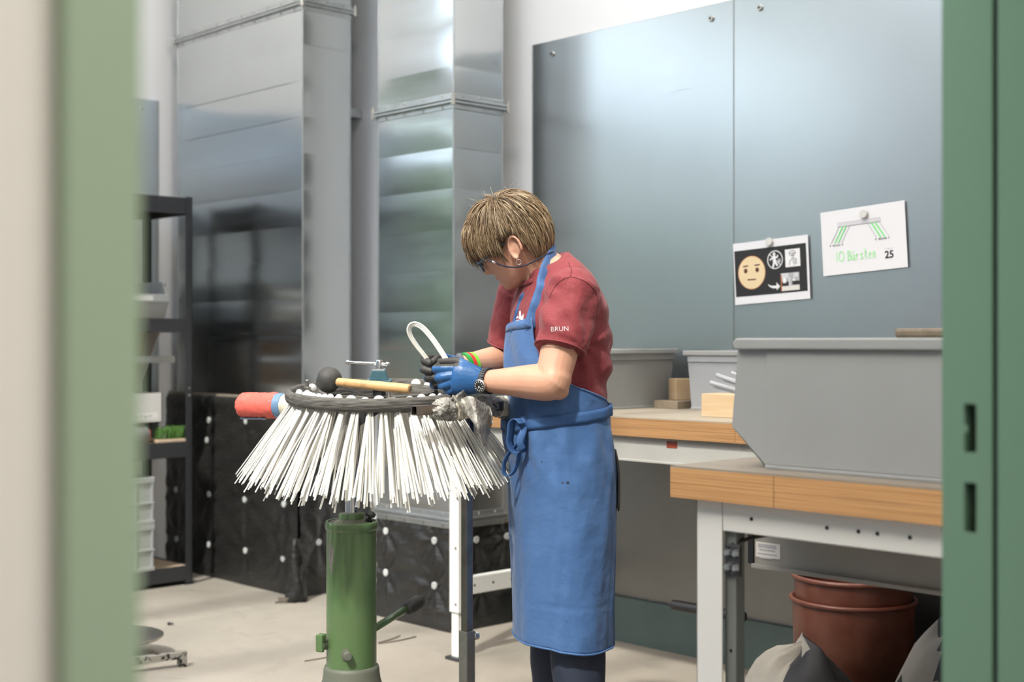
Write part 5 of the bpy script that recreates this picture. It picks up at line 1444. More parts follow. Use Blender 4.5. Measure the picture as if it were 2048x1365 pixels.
mb = MB(); pts = []
for i in range(7):
    row = []
    for j in range(10):
        px = 482 + 55 * j / 9
        c = along(px); x, y, z = frame_from(cd)
        a = math.radians(118 + 34 * i / 6)
        dirv = (TOCAM * math.cos(math.radians(-60 - 40 * i / 6)) + UP * math.sin(math.radians(-60 - 40 * i / 6)))
        row.append(c + dirv * (0.0415 + 0.002 * nz((i, j, 0), 0.9)))
    pts.append(row)
mb.grid(pts).build('tape_strip', M['blue_tape'], r, smooth=True, solid=0.001)
# bubble wrap on the right arm: a rolled pad and loose crumpled sheets
def wrap_roll(p0, p1, ra, rb, nm, mat, seed, wr=0.22, n=22):
    mb = MB(); d = (p1 - p0); x, y, z = frame_from(d); rings = []
    for i in range(n + 1):
        t = i / n; rr = ra + (rb - ra) * t
        rings.append([p0 + d * t + (x * math.cos(a) + y * math.sin(a)) * rr * (1 + wr * nz((math.cos(a) * 1.5, math.sin(a) * 1.5, t * 3), 1.9, seed) + 0.5 * wr * nz((math.cos(a) * 4, math.sin(a) * 4, t * 9), 1.9, seed + 5)) for a in (2 * math.pi * q / 36 for q in range(36))])
    return mb.loft(rings).build(nm, mat, r, smooth=True)
wrap_roll(W(876, 820, 3.455), W(925, 816, 3.51), 0.026, 0.030, 'bubble_roll', M['bubble'], 1.0, 0.3)
wrap_roll(W(862, 826, 3.44), W(905, 822, 3.48), 0.014, 0.024, 'bubble_roll', M['bubble'], 7.0, 0.5)
wrap_roll(W(908, 822, 3.475), W(930, 818, 3.50), 0.023, 0.026, 'foam_roll', M['foam'], 2.0, 0.12)
wrap_roll(W(960, 815, 3.56), W(1002, 812, 3.62), 0.028, 0.026, 'bubble_roll', M['bubble'], 4.0, 0.25)
wrap_roll(W(994, 813, 3.60), W(1010, 813, 3.63), 0.026, 0.027, 'foam_roll', M['foam'], 5.0, 0.15)
wrap_roll(W(1004, 818, 3.63), W(1016, 820, 3.66), 0.025, 0.024, 'bubble_roll', M['bubble'], 9.0, 0.15)
# hanging loose sheet
pts = []
for i in range(30):
    v = i / 29
    row = []
    for j in range(26):
        u = j / 25
        pxl = 906 + 52 * v; pxr = 974 + 20 * v - 8 * v * v
        px = pxl + (pxr - pxl) * u
        py = 791 + 12 * u + 96 * v * (0.45 + 0.55 * math.sin(math.pi * min(1, u * 0.9 + 0.15))) + 4 * math.sin(u * 9 + v * 4)
        D = 3.44 + 0.09 * u + 0.05 * math.sin(u * 7 + v * 3) * (0.3 + v) + 0.025 * nz((u * 3, v * 3, 1), 1.4) - 0.03 * math.sin(v * math.pi)
        row.append(W(px, py, D))
    pts.append(row)
MB().grid(pts).build('bubble_sheet', M['bubble'], r, smooth=True, solid=0.002)
pts = []
for i in range(16):
    v = i / 15
    pts.append([W(906 + 34 * u - 14 * v, 790 + 18 * v + 8 * math.sin(u * 8 + 3 * v), 3.46 + 0.08 * u + 0.03 * nz((u * 4, v * 4, 3), 1.5)) for u in [j / 15 for j in range(16)]])
MB().grid(pts).build('bubble_sheet', M['bubble'], r, smooth=True, solid=0.002)
# ================================================================== THE WORKER
PDD = 3.65
S1 = FPX / PDD                       # pixels per metre at the worker
AL = math.radians(20)
Fv = (-RIGHT * math.cos(AL) + TOCAM * math.sin(AL)).normalized()    # where the worker faces
Lv = (TOCAM * math.cos(AL) + RIGHT * math.sin(AL)).normalized()     # the worker's left
P0 = W(1122, 682.5, PDD); P0.z = 0
def PL(f, l, z): return P0 + Fv * f + Lv * l + ZA * z
person = root('person', PL(0, 0, 0), 'person in a wine-red T-shirt and long blue apron bending over the round brush', 'person')
# torso sections: z, centre f, half depth front, half depth back, half width
TOR = [(0.70, 0.000, 0.105, 0.120, 0.165), (0.82, 0.000, 0.115, 0.130, 0.178), (0.92, 0.002, 0.122, 0.130, 0.178), (1.00, 0.008, 0.124, 0.118, 0.170), (1.06, 0.010, 0.124, 0.112, 0.166),
       (1.13, 0.010, 0.124, 0.118, 0.168), (1.20, 0.008, 0.122, 0.124, 0.172), (1.27, 0.006, 0.118, 0.124, 0.176), (1.33, 0.010, 0.108, 0.112, 0.178), (1.38, 0.018, 0.092, 0.094, 0.172), (1.42, 0.030, 0.072, 0.072, 0.140), (1.45, 0.040, 0.055, 0.055, 0.095), (1.475, 0.048, 0.045, 0.045, 0.065)]
def spw(c, e): return math.copysign(abs(c) ** e, c)
def tor(th, z, off=0.0):
    fc, af, ab, b = interp(TOR, z)
    c, s_ = math.cos(th), math.sin(th)
    a = af if c > 0 else ab
    df = (a + off) * spw(c, 0.88)
    zz = z - max(0.0, min(1.0, (z - 1.35) / 0.09)) * 0.55 * df
    return PL(fc + df, (b + off) * spw(s_, 0.88), zz)
def tor_rings(zs, off, n=48):
    return [[tor(2 * math.pi * k / n, z, off) for k in range(n)] for z in zs]
def limb(mb, pts, rs, n=6, seg=20, flats=None):
    """tapered limb through joints, resampled"""
    cur = [(float(i), p.x, p.y, p.z, r_) for i, (p, r_) in enumerate(zip(pts, rs))]
    m_ = (len(pts) - 1) * n
    P, Rr = [], []
    for i in range(m_ + 1):
        q = interp(cur, i * (len(pts) - 1) / m_)
        P.append(Vector(q[:3])); Rr.append(q[3])
    # rounded ends
    d0 = (P[0] - P[1]).normalized(); d1 = (P[-1] - P[-2]).normalized()
    P = [P[0] + d0 * Rr[0] * 0.85, P[0] + d0 * Rr[0] * 0.55] + P + [P[-1] + d1 * Rr[-1] * 0.55, P[-1] + d1 * Rr[-1] * 0.85]
    Rr = [Rr[0] * 0.4, Rr[0] * 0.82] + Rr + [Rr[-1] * 0.82, Rr[-1] * 0.4]
    mb.tube(P, Rr, seg)
# joints
NSH = W(1146, 588, 3.50); NEL = W(1104, 765, 3.43); NWR = W(972, 763, 3.545)
FSH = W(1040, 598, 3.80); FEL = W(1012, 722, 3.84); FWR = W(925, 731, 3.71)
# head frame
HT_ = math.radians(33)
hf = (-RIGHT * math.cos(HT_) - ZA * math.sin(HT_))      # forward (face)
hu = (-RIGHT * math.sin(HT_) + ZA * math.cos(HT_))      # up
hl_ = TOCAM.copy()                                       # near side
yw_ = math.radians(16); hf2 = hf * math.cos(yw_) - hl_ * math.sin(yw_); hl_ = hl_ * math.cos(yw_) + hf * math.sin(yw_); hf = hf2
HO = W(1021, 481, 3.64)
def H(x, y, z): return HO + hf * x + hl_ * y + hu * z
HEAD = [(-0.118, 0.050, -0.008, 0.018), (-0.110, 0.072, 0.010, 0.034), (-0.100, 0.080, -0.008, 0.044), (-0.085, 0.083, -0.028, 0.054), (-0.065, 0.085, -0.055, 0.062), (-0.045, 0.087, -0.075, 0.067), (-0.02, 0.088, -0.090, 0.0715),
        (0.0, 0.0885, -0.0975, 0.0735), (0.03, 0.090, -0.100, 0.075), (0.06, 0.082, -0.094, 0.0705), (0.085, 0.064, -0.078, 0.057), (0.102, 0.040, -0.054, 0.038), (0.110, 0.016, -0.030, 0.018), (0.1125, 0.000, -0.014, 0.005)]
PROF = [(-0.12, 0.0, 0.03), (-0.108, 0.006, 0.022), (-0.100, 0.007, 0.022), (-0.090, 0.001, 0.02), (-0.083, 0.0065, 0.020), (-0.0745, 0.001, 0.020), (-0.067, 0.0085, 0.019), (-0.058, 0.003, 0.016), (-0.050, 0.006, 0.013), (-0.044, 0.020, 0.0125), (-0.034, 0.0255, 0.0115), (-0.024, 0.020, 0.0105), (-0.010, 0.0105, 0.0095), (0.002, 0.004, 0.010), (0.014, 0.004, 0.03), (0.03, 0.001, 0.03), (0.05, 0, 0.03)]
def head_pt(th, z):
    xf, xb, w_ = interp(HEAD, z)
    cx = (xf + xb) / 2 * 0.6 + 0.0; c, s_ = math.cos(th), math.sin(th)
    x = cx + ((xf - cx) if c > 0 else (cx - xb)) * spw(c, 0.9); y = w_ * spw(s_, 0.92)
    if c > 0:
        dx, wd = interp(PROF, z)
        x += dx * math.exp(-(y / wd) ** 2) * min(1, c * 1.6)
        for sgn in (-1, 1):   # eye sockets, cheeks
            x -= 0.0095 * math.exp(-(((y - sgn * 0.031) / 0.014) ** 2 + ((z + 0.001) / 0.010) ** 2))
            x += 0.004 * math.exp(-(((y - sgn * 0.045) / 0.018) ** 2 + ((z + 0.032) / 0.016) ** 2))
            x -= 0.0 
    return x, y
body = MB()
zs = [-0.118 + 0.2305 * i / 70 for i in range(71)]
body.loft([[H(*head_pt(2 * math.pi * k / 72, z), z) for k in range(72)] for z in zs])
# neck
nb0 = PL(0.012, 0.0, 1.405)
body.tube(spline([nb0, W(1082, 543, 3.65), H(-0.035, 0, -0.055), H(-0.03, 0, -0.01)], 5), [0.088, 0.082, 0.076, 0.070, 0.066, 0.063, 0.061, 0.059, 0.058, 0.058, 0.057, 0.057, 0.056, 0.055, 0.054, 0.05], 24)
# ears
def ear(sgn):
    e0 = H(-0.010, sgn * 0.0715, -0.026)
    mb_ = MB(); out = hl_ * sgn
    tilt = hu * 0.97 - hf * 0.24; back = (-hf * 0.97 - hu * 0.24)
    rim_pts = []
    for k in range(15):
        t = k / 14
        a = math.radians(205 - 290 * t)
        rx, rz = 0.0175, 0.0305
        rim_pts.append(e0 + back * (0.012 - math.cos(a) * -rx * -1) + tilt * (rz * math.sin(a) * (1.0 if math.sin(a) > 0 else 0.95)) + out * (0.012 + 0.010 * (0.5 - 0.5 * math.cos(a))))
    mb_.tube(rim_pts, [0.0042] * 10 + [0.0045, 0.005, 0.0055, 0.006, 0.0055], 8)
    mb_.ell(e0 + back * 0.011 + out * 0.008 + tilt * 0.002, back * 0.0145, tilt * 0.026, out * 0.005, 14, 8)
    mb_.ell(e0 + back * 0.003 + out * 0.010 - tilt * 0.024, back * 0.007, tilt * 0.010, out * 0.0045, 12, 8)
    mb_.ell(e0 + back * 0.001 + out * 0.010 - tilt * 0.003, back * 0.004, tilt * 0.007, out * 0.005, 10, 6)
    return mb_
for sg in (1, -1):
    q = ear(sg); body.add(q.v, q.f)
# torso, legs, arms, hands (a plain core: clothing and gloves lie over them)
body.loft(tor_rings([0.72 + 0.75 * i / 40 for i in range(41)], -0.016))
for sg in (1, -1):
    limb(body, [PL(0.0, sg * 0.082, 0.84), PL(-0.01, sg * 0.078, 0.48), PL(-0.022, sg * 0.082, 0.10)], [0.078, 0.055, 0.040])
limb(body, [NSH, NSH.lerp(NEL, 0.5), NEL.lerp(NSH, 0.12), NEL, NEL.lerp(NWR, 0.25), NEL.lerp(NWR, 0.62), NWR], [0.054, 0.051, 0.046, 0.0455, 0.0465, 0.0375, 0.0285], 5)
limb(body, [FSH, FSH.lerp(FEL, 0.5), FEL, FEL.lerp(FWR, 0.3), FEL.lerp(FWR, 0.7), FWR], [0.054, 0.050, 0.045, 0.044, 0.035, 0.028], 5)
body.ell(NEL + Vector((0, 0, -0.022)) + RIGHT * 0.016, RIGHT * 0.028, TOCAM * 0.026, ZA * 0.024, 14, 8)
bme = remesh(body, 0.0032, 3, 0.5)
bobj = link_world_mesh('body', bme, [M['skin'], M['lip']], person)
# lips
off_ = ORG[person.name]
for f in bme.polygons:
    c_ = f.center + off_ - HO
    x_, y_, z_ = c_.dot(hf), c_.dot(hl_), c_.dot(hu)
    if x_ > 0.078 and abs(y_) < 0.024 - abs(z_ + 0.0745) * 0.7 and -0.086 < z_ < -0.0635:
        f.material_index = 1
# eyes
for sg in (1, -1):
    e_ = MB().ell(H(0.0735, sg * 0.031, -0.003), hf * 0.0125, hl_ * 0.0125, hu * 0.0115, 14, 10).build('eye', M['eye'], person, smooth=True)
    MB().ell(H(0.0835, sg * 0.031, -0.006), hf * 0.003, hl_ * 0.0055, hu * 0.0055, 12, 6).build('iris', M['iris'], e_, smooth=True)
    # eyebrow
    MB().tube([H(0.0905 - 0.0035 * k, sg * (0.016 + 0.0075 * k), 0.014 + 0.002 * math.sin(k)) for k in range(5)], [0.002, 0.0034, 0.0034, 0.003, 0.0015], 6).build('eyebrow', M['hair_b'], person, smooth=True)

# ---- hair: dark cap plus many tapering locks combed down from the crown
hair = MB()
def scalp(th, z, off):
    x, y = head_pt(th, min(z, 0.1120))
    nrm = Vector((x + 0.005, y, (z - 0.02) * 0.9)); nrm.normalize()
    return Vector((x, y, z)) + nrm * off
def hairline(th):     # lowest z of hair per azimuth (0 = face)
    a = abs((math.degrees(th) + 180) % 360 - 180)
    t_ = [(0, 0.050), (25, 0.046), (42, 0.038), (58, 0.017), (72, 0.000), (84, -0.010), (92, 0.004), (108, 0.006), (120, -0.044), (135, -0.064), (180, -0.070)]
    return interp([(float(p), q) for p, q in t_], a)[0]
hair.mi = 3
rings = []
for i in range(15):
    t = i / 14
    rings.append([])
    for k in range(60):
        th = 2 * math.pi * k / 60
        z = hairline(th) + (0.1123 - hairline(th)) * t
        q = scalp(th, z, 0.004 + 0.004 * math.sin(math.pi * min(1, t * 1.3)))
        rings[-1].append(H(*q))
hair.loft(rings, cap=False)
rnd = random.Random(77)
crown = Vector((-0.030, 0.025, 0.115))
def clampdir(v):      # spherical-ish direction about the skull centre
    return v.normalized()
SC = Vector((-0.006, 0, 0.018))
def skull(dirv, off):
    """point on the scalp along a direction from the skull centre"""
    d = dirv.normalized()
    ex = 0.096 if d.x > 0 else 0.096
    p = Vector((d.x * ex, d.y * 0.0755, d.z * 0.0955))
    if d.z < 0: p.z = d.z * 0.105
    return SC + p + d * off
cdir = (crown - SC).normalized()
gravity = Vector((-ZA.dot(hf), -ZA.dot(hl_), -ZA.dot(hu)))
def lock(dirv, length, lift, width, mi, droop=0.0):
    d = dirv.normalized()
    # tangent away from the crown
    t = d - cdir * 1.0
    t = t - d * t.dot(d)
    if t.length < 1e-3: t = Vector((rnd.uniform(-1, 1), rnd.uniform(-1, 1), 0))
    t.normalize()
    side = d.cross(t)
    t = (t + side * rnd.gauss(0, 0.11)).normalized()
    n = 8
    P, R_ = [], []
    ang = 0
    p = skull(d, lift * 0.5); pd = d
    curl = rnd.gauss(0, 0.10)
    for i in range(n):
        u = i / (n - 1)
        if -0.042 < p.x < 0.010 and abs(p.y) > 0.05 and p.z < 0.002 + 0.010 * math.sin(i * 7 + p.x * 900): break
        P.append(H(*p)); R_.append(width * (0.55 + 0.9 * u - 1.35 * u ** 3) + 0.0002)
        step = length / (n - 1)
        # walk along the skull surface
        ax_ = pd.cross(t)
        if ax_.length < 1e-6: break
        ax_.normalize()
        rot = Matrix.Rotation(step / 0.095, 3, ax_)
        pd = rot @ pd; t = rot @ t
        t = (t + ax_ * curl * step / 0.02 * 0.3).normalized()
        off = lift * (0.55 + 0.75 * math.sin(math.pi * (0.15 + 0.6 * u)))
        pn = skull(pd, off)
        if droop:
            pn = pn + gravity * (droop * u ** 2.2)
        p = pn
    if len(P) > 3:
        hair.mi = mi
        R_[-1] = 0.0003
        hair.tube(P, R_, 5, up=None, flat=0.55)
def hl_ok(p):
    """is a scalp direction inside the hair-bearing area"""
    th = math.atan2(p.y, p.x)
    return p.z > hairline(th) + 0.006
for i in range(9000):
    d = Vector((rnd.gauss(0, 1), rnd.gauss(0, 1), rnd.gauss(0, 1)))
    if d.y < 0 and rnd.random() < 0.45: continue
    d.normalize()
    p = skull(d, 0)
    th = math.atan2(p.y, p.x); hlz = hairline(th)
    if p.z < hlz + 0.01: continue
    front = math.cos(th) > 0.55 and p.z < 0.1
    L_ = rnd.uniform(0.05, 0.085)
    # do not run far past the hairline
    room = (p.z - hlz) * 1.25 + 0.020
    a = abs(math.degrees(th))
    if 84 < a < 112: room -= 0.004
    if 20 < a < 80: room -= 0.020
    L_ = min(L_, room + (0.022 if front else 0.006))
    if L_ < 0.018: continue
    mi = rnd.choices((0, 1, 2, 3), (0.50, 0.27, 0.16, 0.07))[0]
    lock(d, L_, rnd.uniform(0.006, 0.022), rnd.uniform(0.0007, 0.0015), mi, droop=(0.014 if front else 0.004) * rnd.random())
# fringe falling off the forehead
for i in range(520):
    az = rnd.uniform(-0.95, 0.95)
    d = Vector((math.cos(az), math.sin(az) * 0.85, rnd.uniform(0.35, 1.0)))
    lock(d, rnd.uniform(0.046, 0.074) - 0.042 * max(0, az), rnd.uniform(0.016, 0.028), rnd.uniform(0.0007, 0.0014), rnd.choices((0, 1, 2), (0.5, 0.25, 0.25))[0], droop=rnd.uniform(0.0, 0.02))
# few stray hairs at the crown
for i in range(14):
    d = (cdir + Vector((rnd.gauss(0, 0.3), rnd.gauss(0, 0.3), rnd.gauss(0, 0.15)))).normalized()
    p = skull(d, 0.014); e_ = skull(d, 0.03 + 0.012 * rnd.random()) + Vector((rnd.gauss(0, 0.014), rnd.gauss(0, 0.012), 0.004))
    hair.mi = 2; hair.tube([H(*p), H(*((p + e_) / 2 + d * 0.003)), H(*e_)], [0.0005, 0.0004, 0.0002], 3)
hair.build('hair', [M['hair_a'], M['hair_b'], M['hair_c'], M['hair_d']], person, smooth=True)

# ---- T-shirt
sh = MB()
sh.loft(tor_rings([0.965 + 0.497 * i / 34 for i in range(35)], 0.004))
def sleeve(S_, E_, t_end, ra, rb, out):
    P, R_ = [], []
    for i in range(11):
        u = i / 10
        P.append(S_.lerp(E_, -0.08 + (t_end + 0.08) * u) + out * (0.004 * u)); R_.append(ra + (rb - ra) * u)
    sh.tube(P, R_, 28)
sleeve(NSH, NEL, 0.645, 0.070, 0.067, TOCAM)
sleeve(FSH, FEL, 0.76, 0.068, 0.064, -TOCAM)
sh.ell(NSH + ZA * -0.002, RIGHT * 0.074, TOCAM * 0.066, ZA * 0.070, 20, 12); sh.ell(FSH, RIGHT * 0.07, TOCAM * 0.062, ZA * 0.068, 20, 12)
sh.ell(PL(0.0, 0.085, 1.385), Fv * 0.062, Lv * 0.10, ZA * 0.056, 20, 12); sh.ell(PL(0.0, -0.085, 1.385), Fv * 0.062, Lv * 0.10, ZA * 0.056, 20, 12)
sme = remesh(sh, 0.0048, 10, 0.5)
# fabric folds
ARMPIT = W(1163, 690, 3.5)
snorm = [v.normal.copy() for v in sme.vertices]
for v, vn in zip(sme.vertices, snorm):
    q = v.co - P0; f_, l_, z_ = q.dot(Fv), q.dot(Lv), q.z
    u = (q.dot(RIGHT) * 0.55 + z_ * 0.83)
    amp = 0.0042
    back = max(0, min(1, (-f_ + 0.02) / 0.08)) * max(0, min(1, (1.33 - z_) / 0.1))
    w_ = math.sin((z_ * 0.9 + q.dot(RIGHT) * 0.75) * 95 + 2.5 * nz(q, 7)) * 0.0042 * back * (0.4 + 0.6 * abs(nz(q, 5, 3)))
    ap = v.co - ARMPIT; du, dv = ap.dot(RIGHT), ap.z; rr_ = math.hypot(du, dv)
    ph = math.atan2(dv, du)
    near_ = max(0, min(1, (ap.dot(TOCAM) + 0.16) / 0.08))
    w_ += 0.0046 * math.sin(ph * 8 + 1.5 * nz(q, 6, 1)) * math.exp(-((rr_ - 0.09) / 0.07) ** 2) * near_
    w_ += 0.0042 * math.sin((du * 0.8 + dv * 0.6) * 120 + 3 * nz(q, 8)) * max(0, min(1, (z_ - 1.22) / 0.05)) * max(0, min(1, (1.42 - z_) / 0.08)) * max(0, min(1, (-du + 0.02) / 0.05)) * near_ * abs(nz(q, 7, 9)) * 2
    w_ += 0.006 * (abs(nz((q.x, q.y, q.z * 1.6), 9, 2)) - 0.2) + 0.002 * nz(q, 26, 5)
    v.co += vn * w_
shirt = link_world_mesh('t_shirt', sme, M['shirt'], person)
dgx = bpy.context.evaluated_depsgraph_get()
def bvh_of(me, off): return BVHTree.FromPolygons([v.co + off for v in me.vertices], [tuple(p.vertices) for p in me.polygons])
SB = bvh_of(sme, ORG[person.name])
def cast(p, d, lift, bv=None):
    """push a world point along direction d onto the shirt, then off it by lift"""
    h = (bv or SB).ray_cast(Vector(p) - d * 0.5, d)
    return (h[0] - d * lift) if h[0] is not None else Vector(p)
INTO = -TOCAM
BB = bvh_of(bme, ORG[person.name])
def on_both(px, py, lift):
    o_ = W(px, py, 3.2); a_ = SB.ray_cast(o_, INTO); b_ = BB.ray_cast(o_, INTO)
    d_ = [h for h in (a_, b_) if h[0] is not None]
    if not d_: return W(px, py, 3.6)
    return min(d_, key=lambda h: h[3])[0] + TOCAM * lift
def on_shirt(px, py, lift=0.002): return cast(W(px, py, 3.5), INTO, lift)
# hems, seams and collar
def dense(ps): return [(v.x, v.y) for v in spline([(a, b, 0) for a, b in ps], 7)]
def hem(S_, E_, t_, rr, out):
    c = S_.lerp(E_, t_) + out * 0.004; x, y, z = frame_from(E_ - S_)
    ring = [c + (x * math.cos(a) + y * math.sin(a)) * rr for a in (2 * math.pi * k / 30 for k in range(31))]
    MB().tube(ring, 0.0019, 6, cap=False).build('sleeve_hem', M['shirt'], person, smooth=True)
hem(NSH, NEL, 0.63, 0.0665, TOCAM); hem(FSH, FEL, 0.75, 0.0635, -TOCAM)
MB().tube([on_shirt(px, py, 0.0003) for px, py in dense(((1139, 524), (1141, 535), (1141, 545), (1138, 556), (1127, 560), (1115, 568), (1106, 580), (1098, 597)))], 0.0013, 6).build('shoulder_seam', M['shirt_seam'], person, smooth=True)
MB().tube([on_shirt(px, py, 0.0003) for px, py in dense(((1138, 556), (1152, 559), (1168, 566), (1180, 575), (1190, 588), (1194, 602), (1195, 620), (1191, 640)))], 0.0013, 6).build('armhole_seam', M['shirt_seam'], person, smooth=True)
ncol = [PL(0.040 + 0.066 * math.cos(a), 0.076 * math.sin(a), 1.440 - 0.036 * math.cos(a)) for a in (2 * math.pi * k / 36 for k in range(37))]
MB().tube(ncol, 0.0075, 8, cap=False, flat=0.7).build('collar', M['shirt'], person, smooth=True)
# sleeve lettering
def project_text(name, s, size, cpx, cpy, rot, mat, lift=0.0012, offset=0.0):
    me = text_mesh(s, size, 0.0, offset)
    ca, sa = math.cos(rot), math.sin(rot)
    bm = bmesh.new(); bm.from_mesh(me); bmesh.ops.triangulate(bm, faces=bm.faces); bm.to_mesh(me); bm.free()
    base = W(cpx, cpy, 3.45); off = ORG[person.name]
    for v in me.vertices:
        p = base + RIGHT * (v.co.x * ca - v.co.y * sa) + ZA * (v.co.x * sa + v.co.y * ca)
        v.co = cast(p, INTO, lift) - off
    me.materials.clear()
    return link(name, me, mat, person, off)
project_text('sleeve_lettering', 'BRUN', 0.0175, 1118, 659, math.radians(3), M['ink_white'], offset=-0.0004)
# chest emblem: crown and crest points above the bib, printed white
emb = []
def emblem(poly):
    mb = MB(); vs = [cast(W(px, py, 3.45), INTO, 0.0016) for px, py in poly]
    mb.add(vs, [list(range(len(vs)))]); return mb
for poly in ([(1032, 634), (1036, 630), (1039, 634), (1039, 621), (1042, 619), (1043, 632), (1048, 626), (1047, 640), (1040, 637)], [(1031, 640), (1038, 638), (1046, 642), (1046, 645), (1038, 642), (1031, 645)], [(1030, 648), (1034, 645), (1034, 651), (1030, 655)], [(1039, 645), (1045, 649), (1046, 654), (1040, 650)]):
    emblem(poly).build('chest_emblem', M['ink_white'], person)

# ---- trousers and shoes
tr_ = MB()
tr_.loft(tor_rings([0.78 + 0.26 * i / 12 for i in range(13)], 0.0))
for sg in (1, -1):
    limb(tr_, [PL(0.0, sg * 0.080, 0.86), PL(-0.008, sg * 0.078, 0.62), PL(-0.014, sg * 0.078, 0.44), PL(-0.022, sg * 0.080, 0.24), PL(-0.022, sg * 0.082, 0.075)], [0.092, 0.080, 0.072, 0.070, 0.068], 5, 24)
tme = remesh(tr_, 0.006, 6, 0.5)
tnorm = [v.normal.copy() for v in tme.vertices]
for v, vn in zip(tme.vertices, tnorm):
    q = v.co - P0
    v.co += vn * (0.006 * nz((q.x, q.y, q.z * 1.3), 10, 4) + 0.003 * math.sin(q.z * 55 + 4 * nz(q, 5)) * max(0, 0.45 - q.z) * 2)
link_world_mesh('trousers', tme, M['trouser'], person)
pk = MB(); pts = []
for i in range(9):
    z = 0.80 + 0.16 * i / 8
    pts.append([tor(math.radians(a), z, 0.012) for a in range(140, 178, 4)])
pk.grid(pts).build('hip_pocket', M['pocket'], person, smooth=True, solid=0.004)
for sg in (1, -1):
    c = PL(0.06, sg * 0.105, 0.0)
    mb = MB(); rings = []
    for i in range(13):
        t = i / 12; x_ = -0.10 + 0.28 * t
        hh = 0.085 * (1 - 0.55 * t) * (1 - max(0, t - 0.85) * 2.5); ww = 0.042 + 0.010 * math.sin(t * 3.0)
        if i in (0, 12): hh *= 0.7; ww *= 0.7
        rings.append([c + Fv * x_ + Lv * (ww * spw(math.cos(a), 0.8)) + ZA * (0.012 + hh / 2 + hh / 2 * spw(math.sin(a), 0.8)) for a in (2 * math.pi * k / 18 for k in range(18))])
    shoe = mb.loft(rings).build('shoe', M['shoe'], person, smooth=True)
    MB().prism([(-0.10, -0.04), (0.02, -0.045), (0.12, -0.052), (0.17, -0.03), (0.185, 0.0), (0.17, 0.03), (0.12, 0.052), (0.02, 0.045), (-0.10, 0.04)], c, Fv, Lv, ZA, 0.0, 0.014).build('sole', M['rubber'], shoe, bevel=0.003)

# ---- apron
def th_near(z):
    return math.radians(interp([(0.40, 148.0), (0.70, 150.0), (0.90, 152.0), (1.02, 152.0), (1.065, 150.0), (1.085, 138.0), (1.105, 112.0), (1.13, 84.0), (1.16, 62.0), (1.20, 43.0), (1.25, 32.0), (1.302, 27.0)], z)[0])
def th_far(z):
    return -math.radians(interp([(0.40, 100.0), (1.06, 100.0), (1.10, 80.0), (1.16, 52.0), (1.25, 34.0), (1.302, 29.0)], z)[0])
SK = [(0.405, -0.004, 0.122, 0.118, 0.165), (0.60, -0.002, 0.124, 0.120, 0.172), (0.80, 0.0, 0.126, 0.126, 0.180), (0.92, 0.002, 0.128, 0.128, 0.183), (1.00, 0.008, 0.131, 0.124, 0.178), (1.05, 0.010, 0.131, 0.120, 0.172)]
def apron_pt(th, z):
    if z < 1.05:
        fc, af, ab, b = interp(SK, z); off = 0.004
    else:
        fc, af, ab, b = interp(TOR, z); off = 0.012
        if z < 1.12:
            q = (z - 1.05) / 0.07; A_ = interp(SK, 1.05)
            fc, af, ab, b = [A_[k] * (1 - q) + (fc, af, ab, b)[k] * q for k in range(4)]
            off = 0.004 * (1 - q) + 0.012 * q
    c, s_ = math.cos(th), math.sin(th); a = af if c > 0 else ab
    drop = max(0, 1.0 - z)
    fold = 0.011 * drop * math.sin(th * 5.0 + 0.6) + 0.010 * drop * nz((math.cos(th) * 2, math.sin(th) * 2, z * 0.8), 1.7, 3)
    # gathers under the tie
    g = math.exp(-((z - 0.985) / 0.05) ** 2)
    fold += 0.005 * g * math.sin(th * 11 + 1.0) + 0.002 * math.exp(-((z - 1.08) / 0.04) ** 2) * math.sin(th * 13)
    fold += 0.004 * math.exp(-((z - 1.2) / 0.07) ** 2) * math.sin(th * 9 + z * 30) * (1 if z > 1.1 else 0)
    fold += 0.003 * nz((math.cos(th) * 3, math.sin(th) * 3, z * 4), 1.5, 7) + 0.007 * (abs(nz((math.cos(th) * 2 + z * 0.8, math.sin(th) * 2, z * 2.4), 2.1, 5)) - 0.2) * min(1, max(0, (1.0 - z) / 0.1))
    fold += 0.0016 * math.exp(-((th - 1.55) / 0.012) ** 2) * (1 if z < 0.95 else 0) + 0.0014 * math.exp(-((z - 0.72) / 0.003) ** 2) - 0.0012 * math.exp(-((z - 0.56) / 0.004) ** 2)
    fold += 0.004 * math.sin((z * 1.2 + th * 0.35) * 38 + 3 * nz((th, z, 0), 4)) * max(0, min(1, (0.98 - z) / 0.05)) * max(0, min(1, (z - 0.80) / 0.1)) * (0.3 + abs(nz((th * 2, z * 5, 2), 1.2)))
    a += off + fold; b += off + fold
    return PL(fc + a * spw(c, 0.88), b * spw(s_, 0.88), z)
zl = [0.442 + (1.302 - 0.442) * i / 110 for i in range(111)]
pts = []
for z in zl:
    t0_, t1_ = th_far(z), th_near(z)
    row = []
    for j in range(81):
        th = t0_ + (t1_ - t0_) * j / 80
        zz = z
        if z > 1.25: zz = z + (0.012 * (z - 1.25) / 0.068) * (th / math.radians(27))       # bib top slopes
        if z < 0.6: zz = z + 0.018 * (0.6 - z) / 0.195 * max(0, math.cos(th)) - 0.004 * (0.6 - z) / 0.195
        row.append(apron_pt(th, min(zz, 1.335)))
    pts.append(row)
apron = MB().grid(pts).build('apron', M['apron'], person, smooth=True, solid=0.0025)
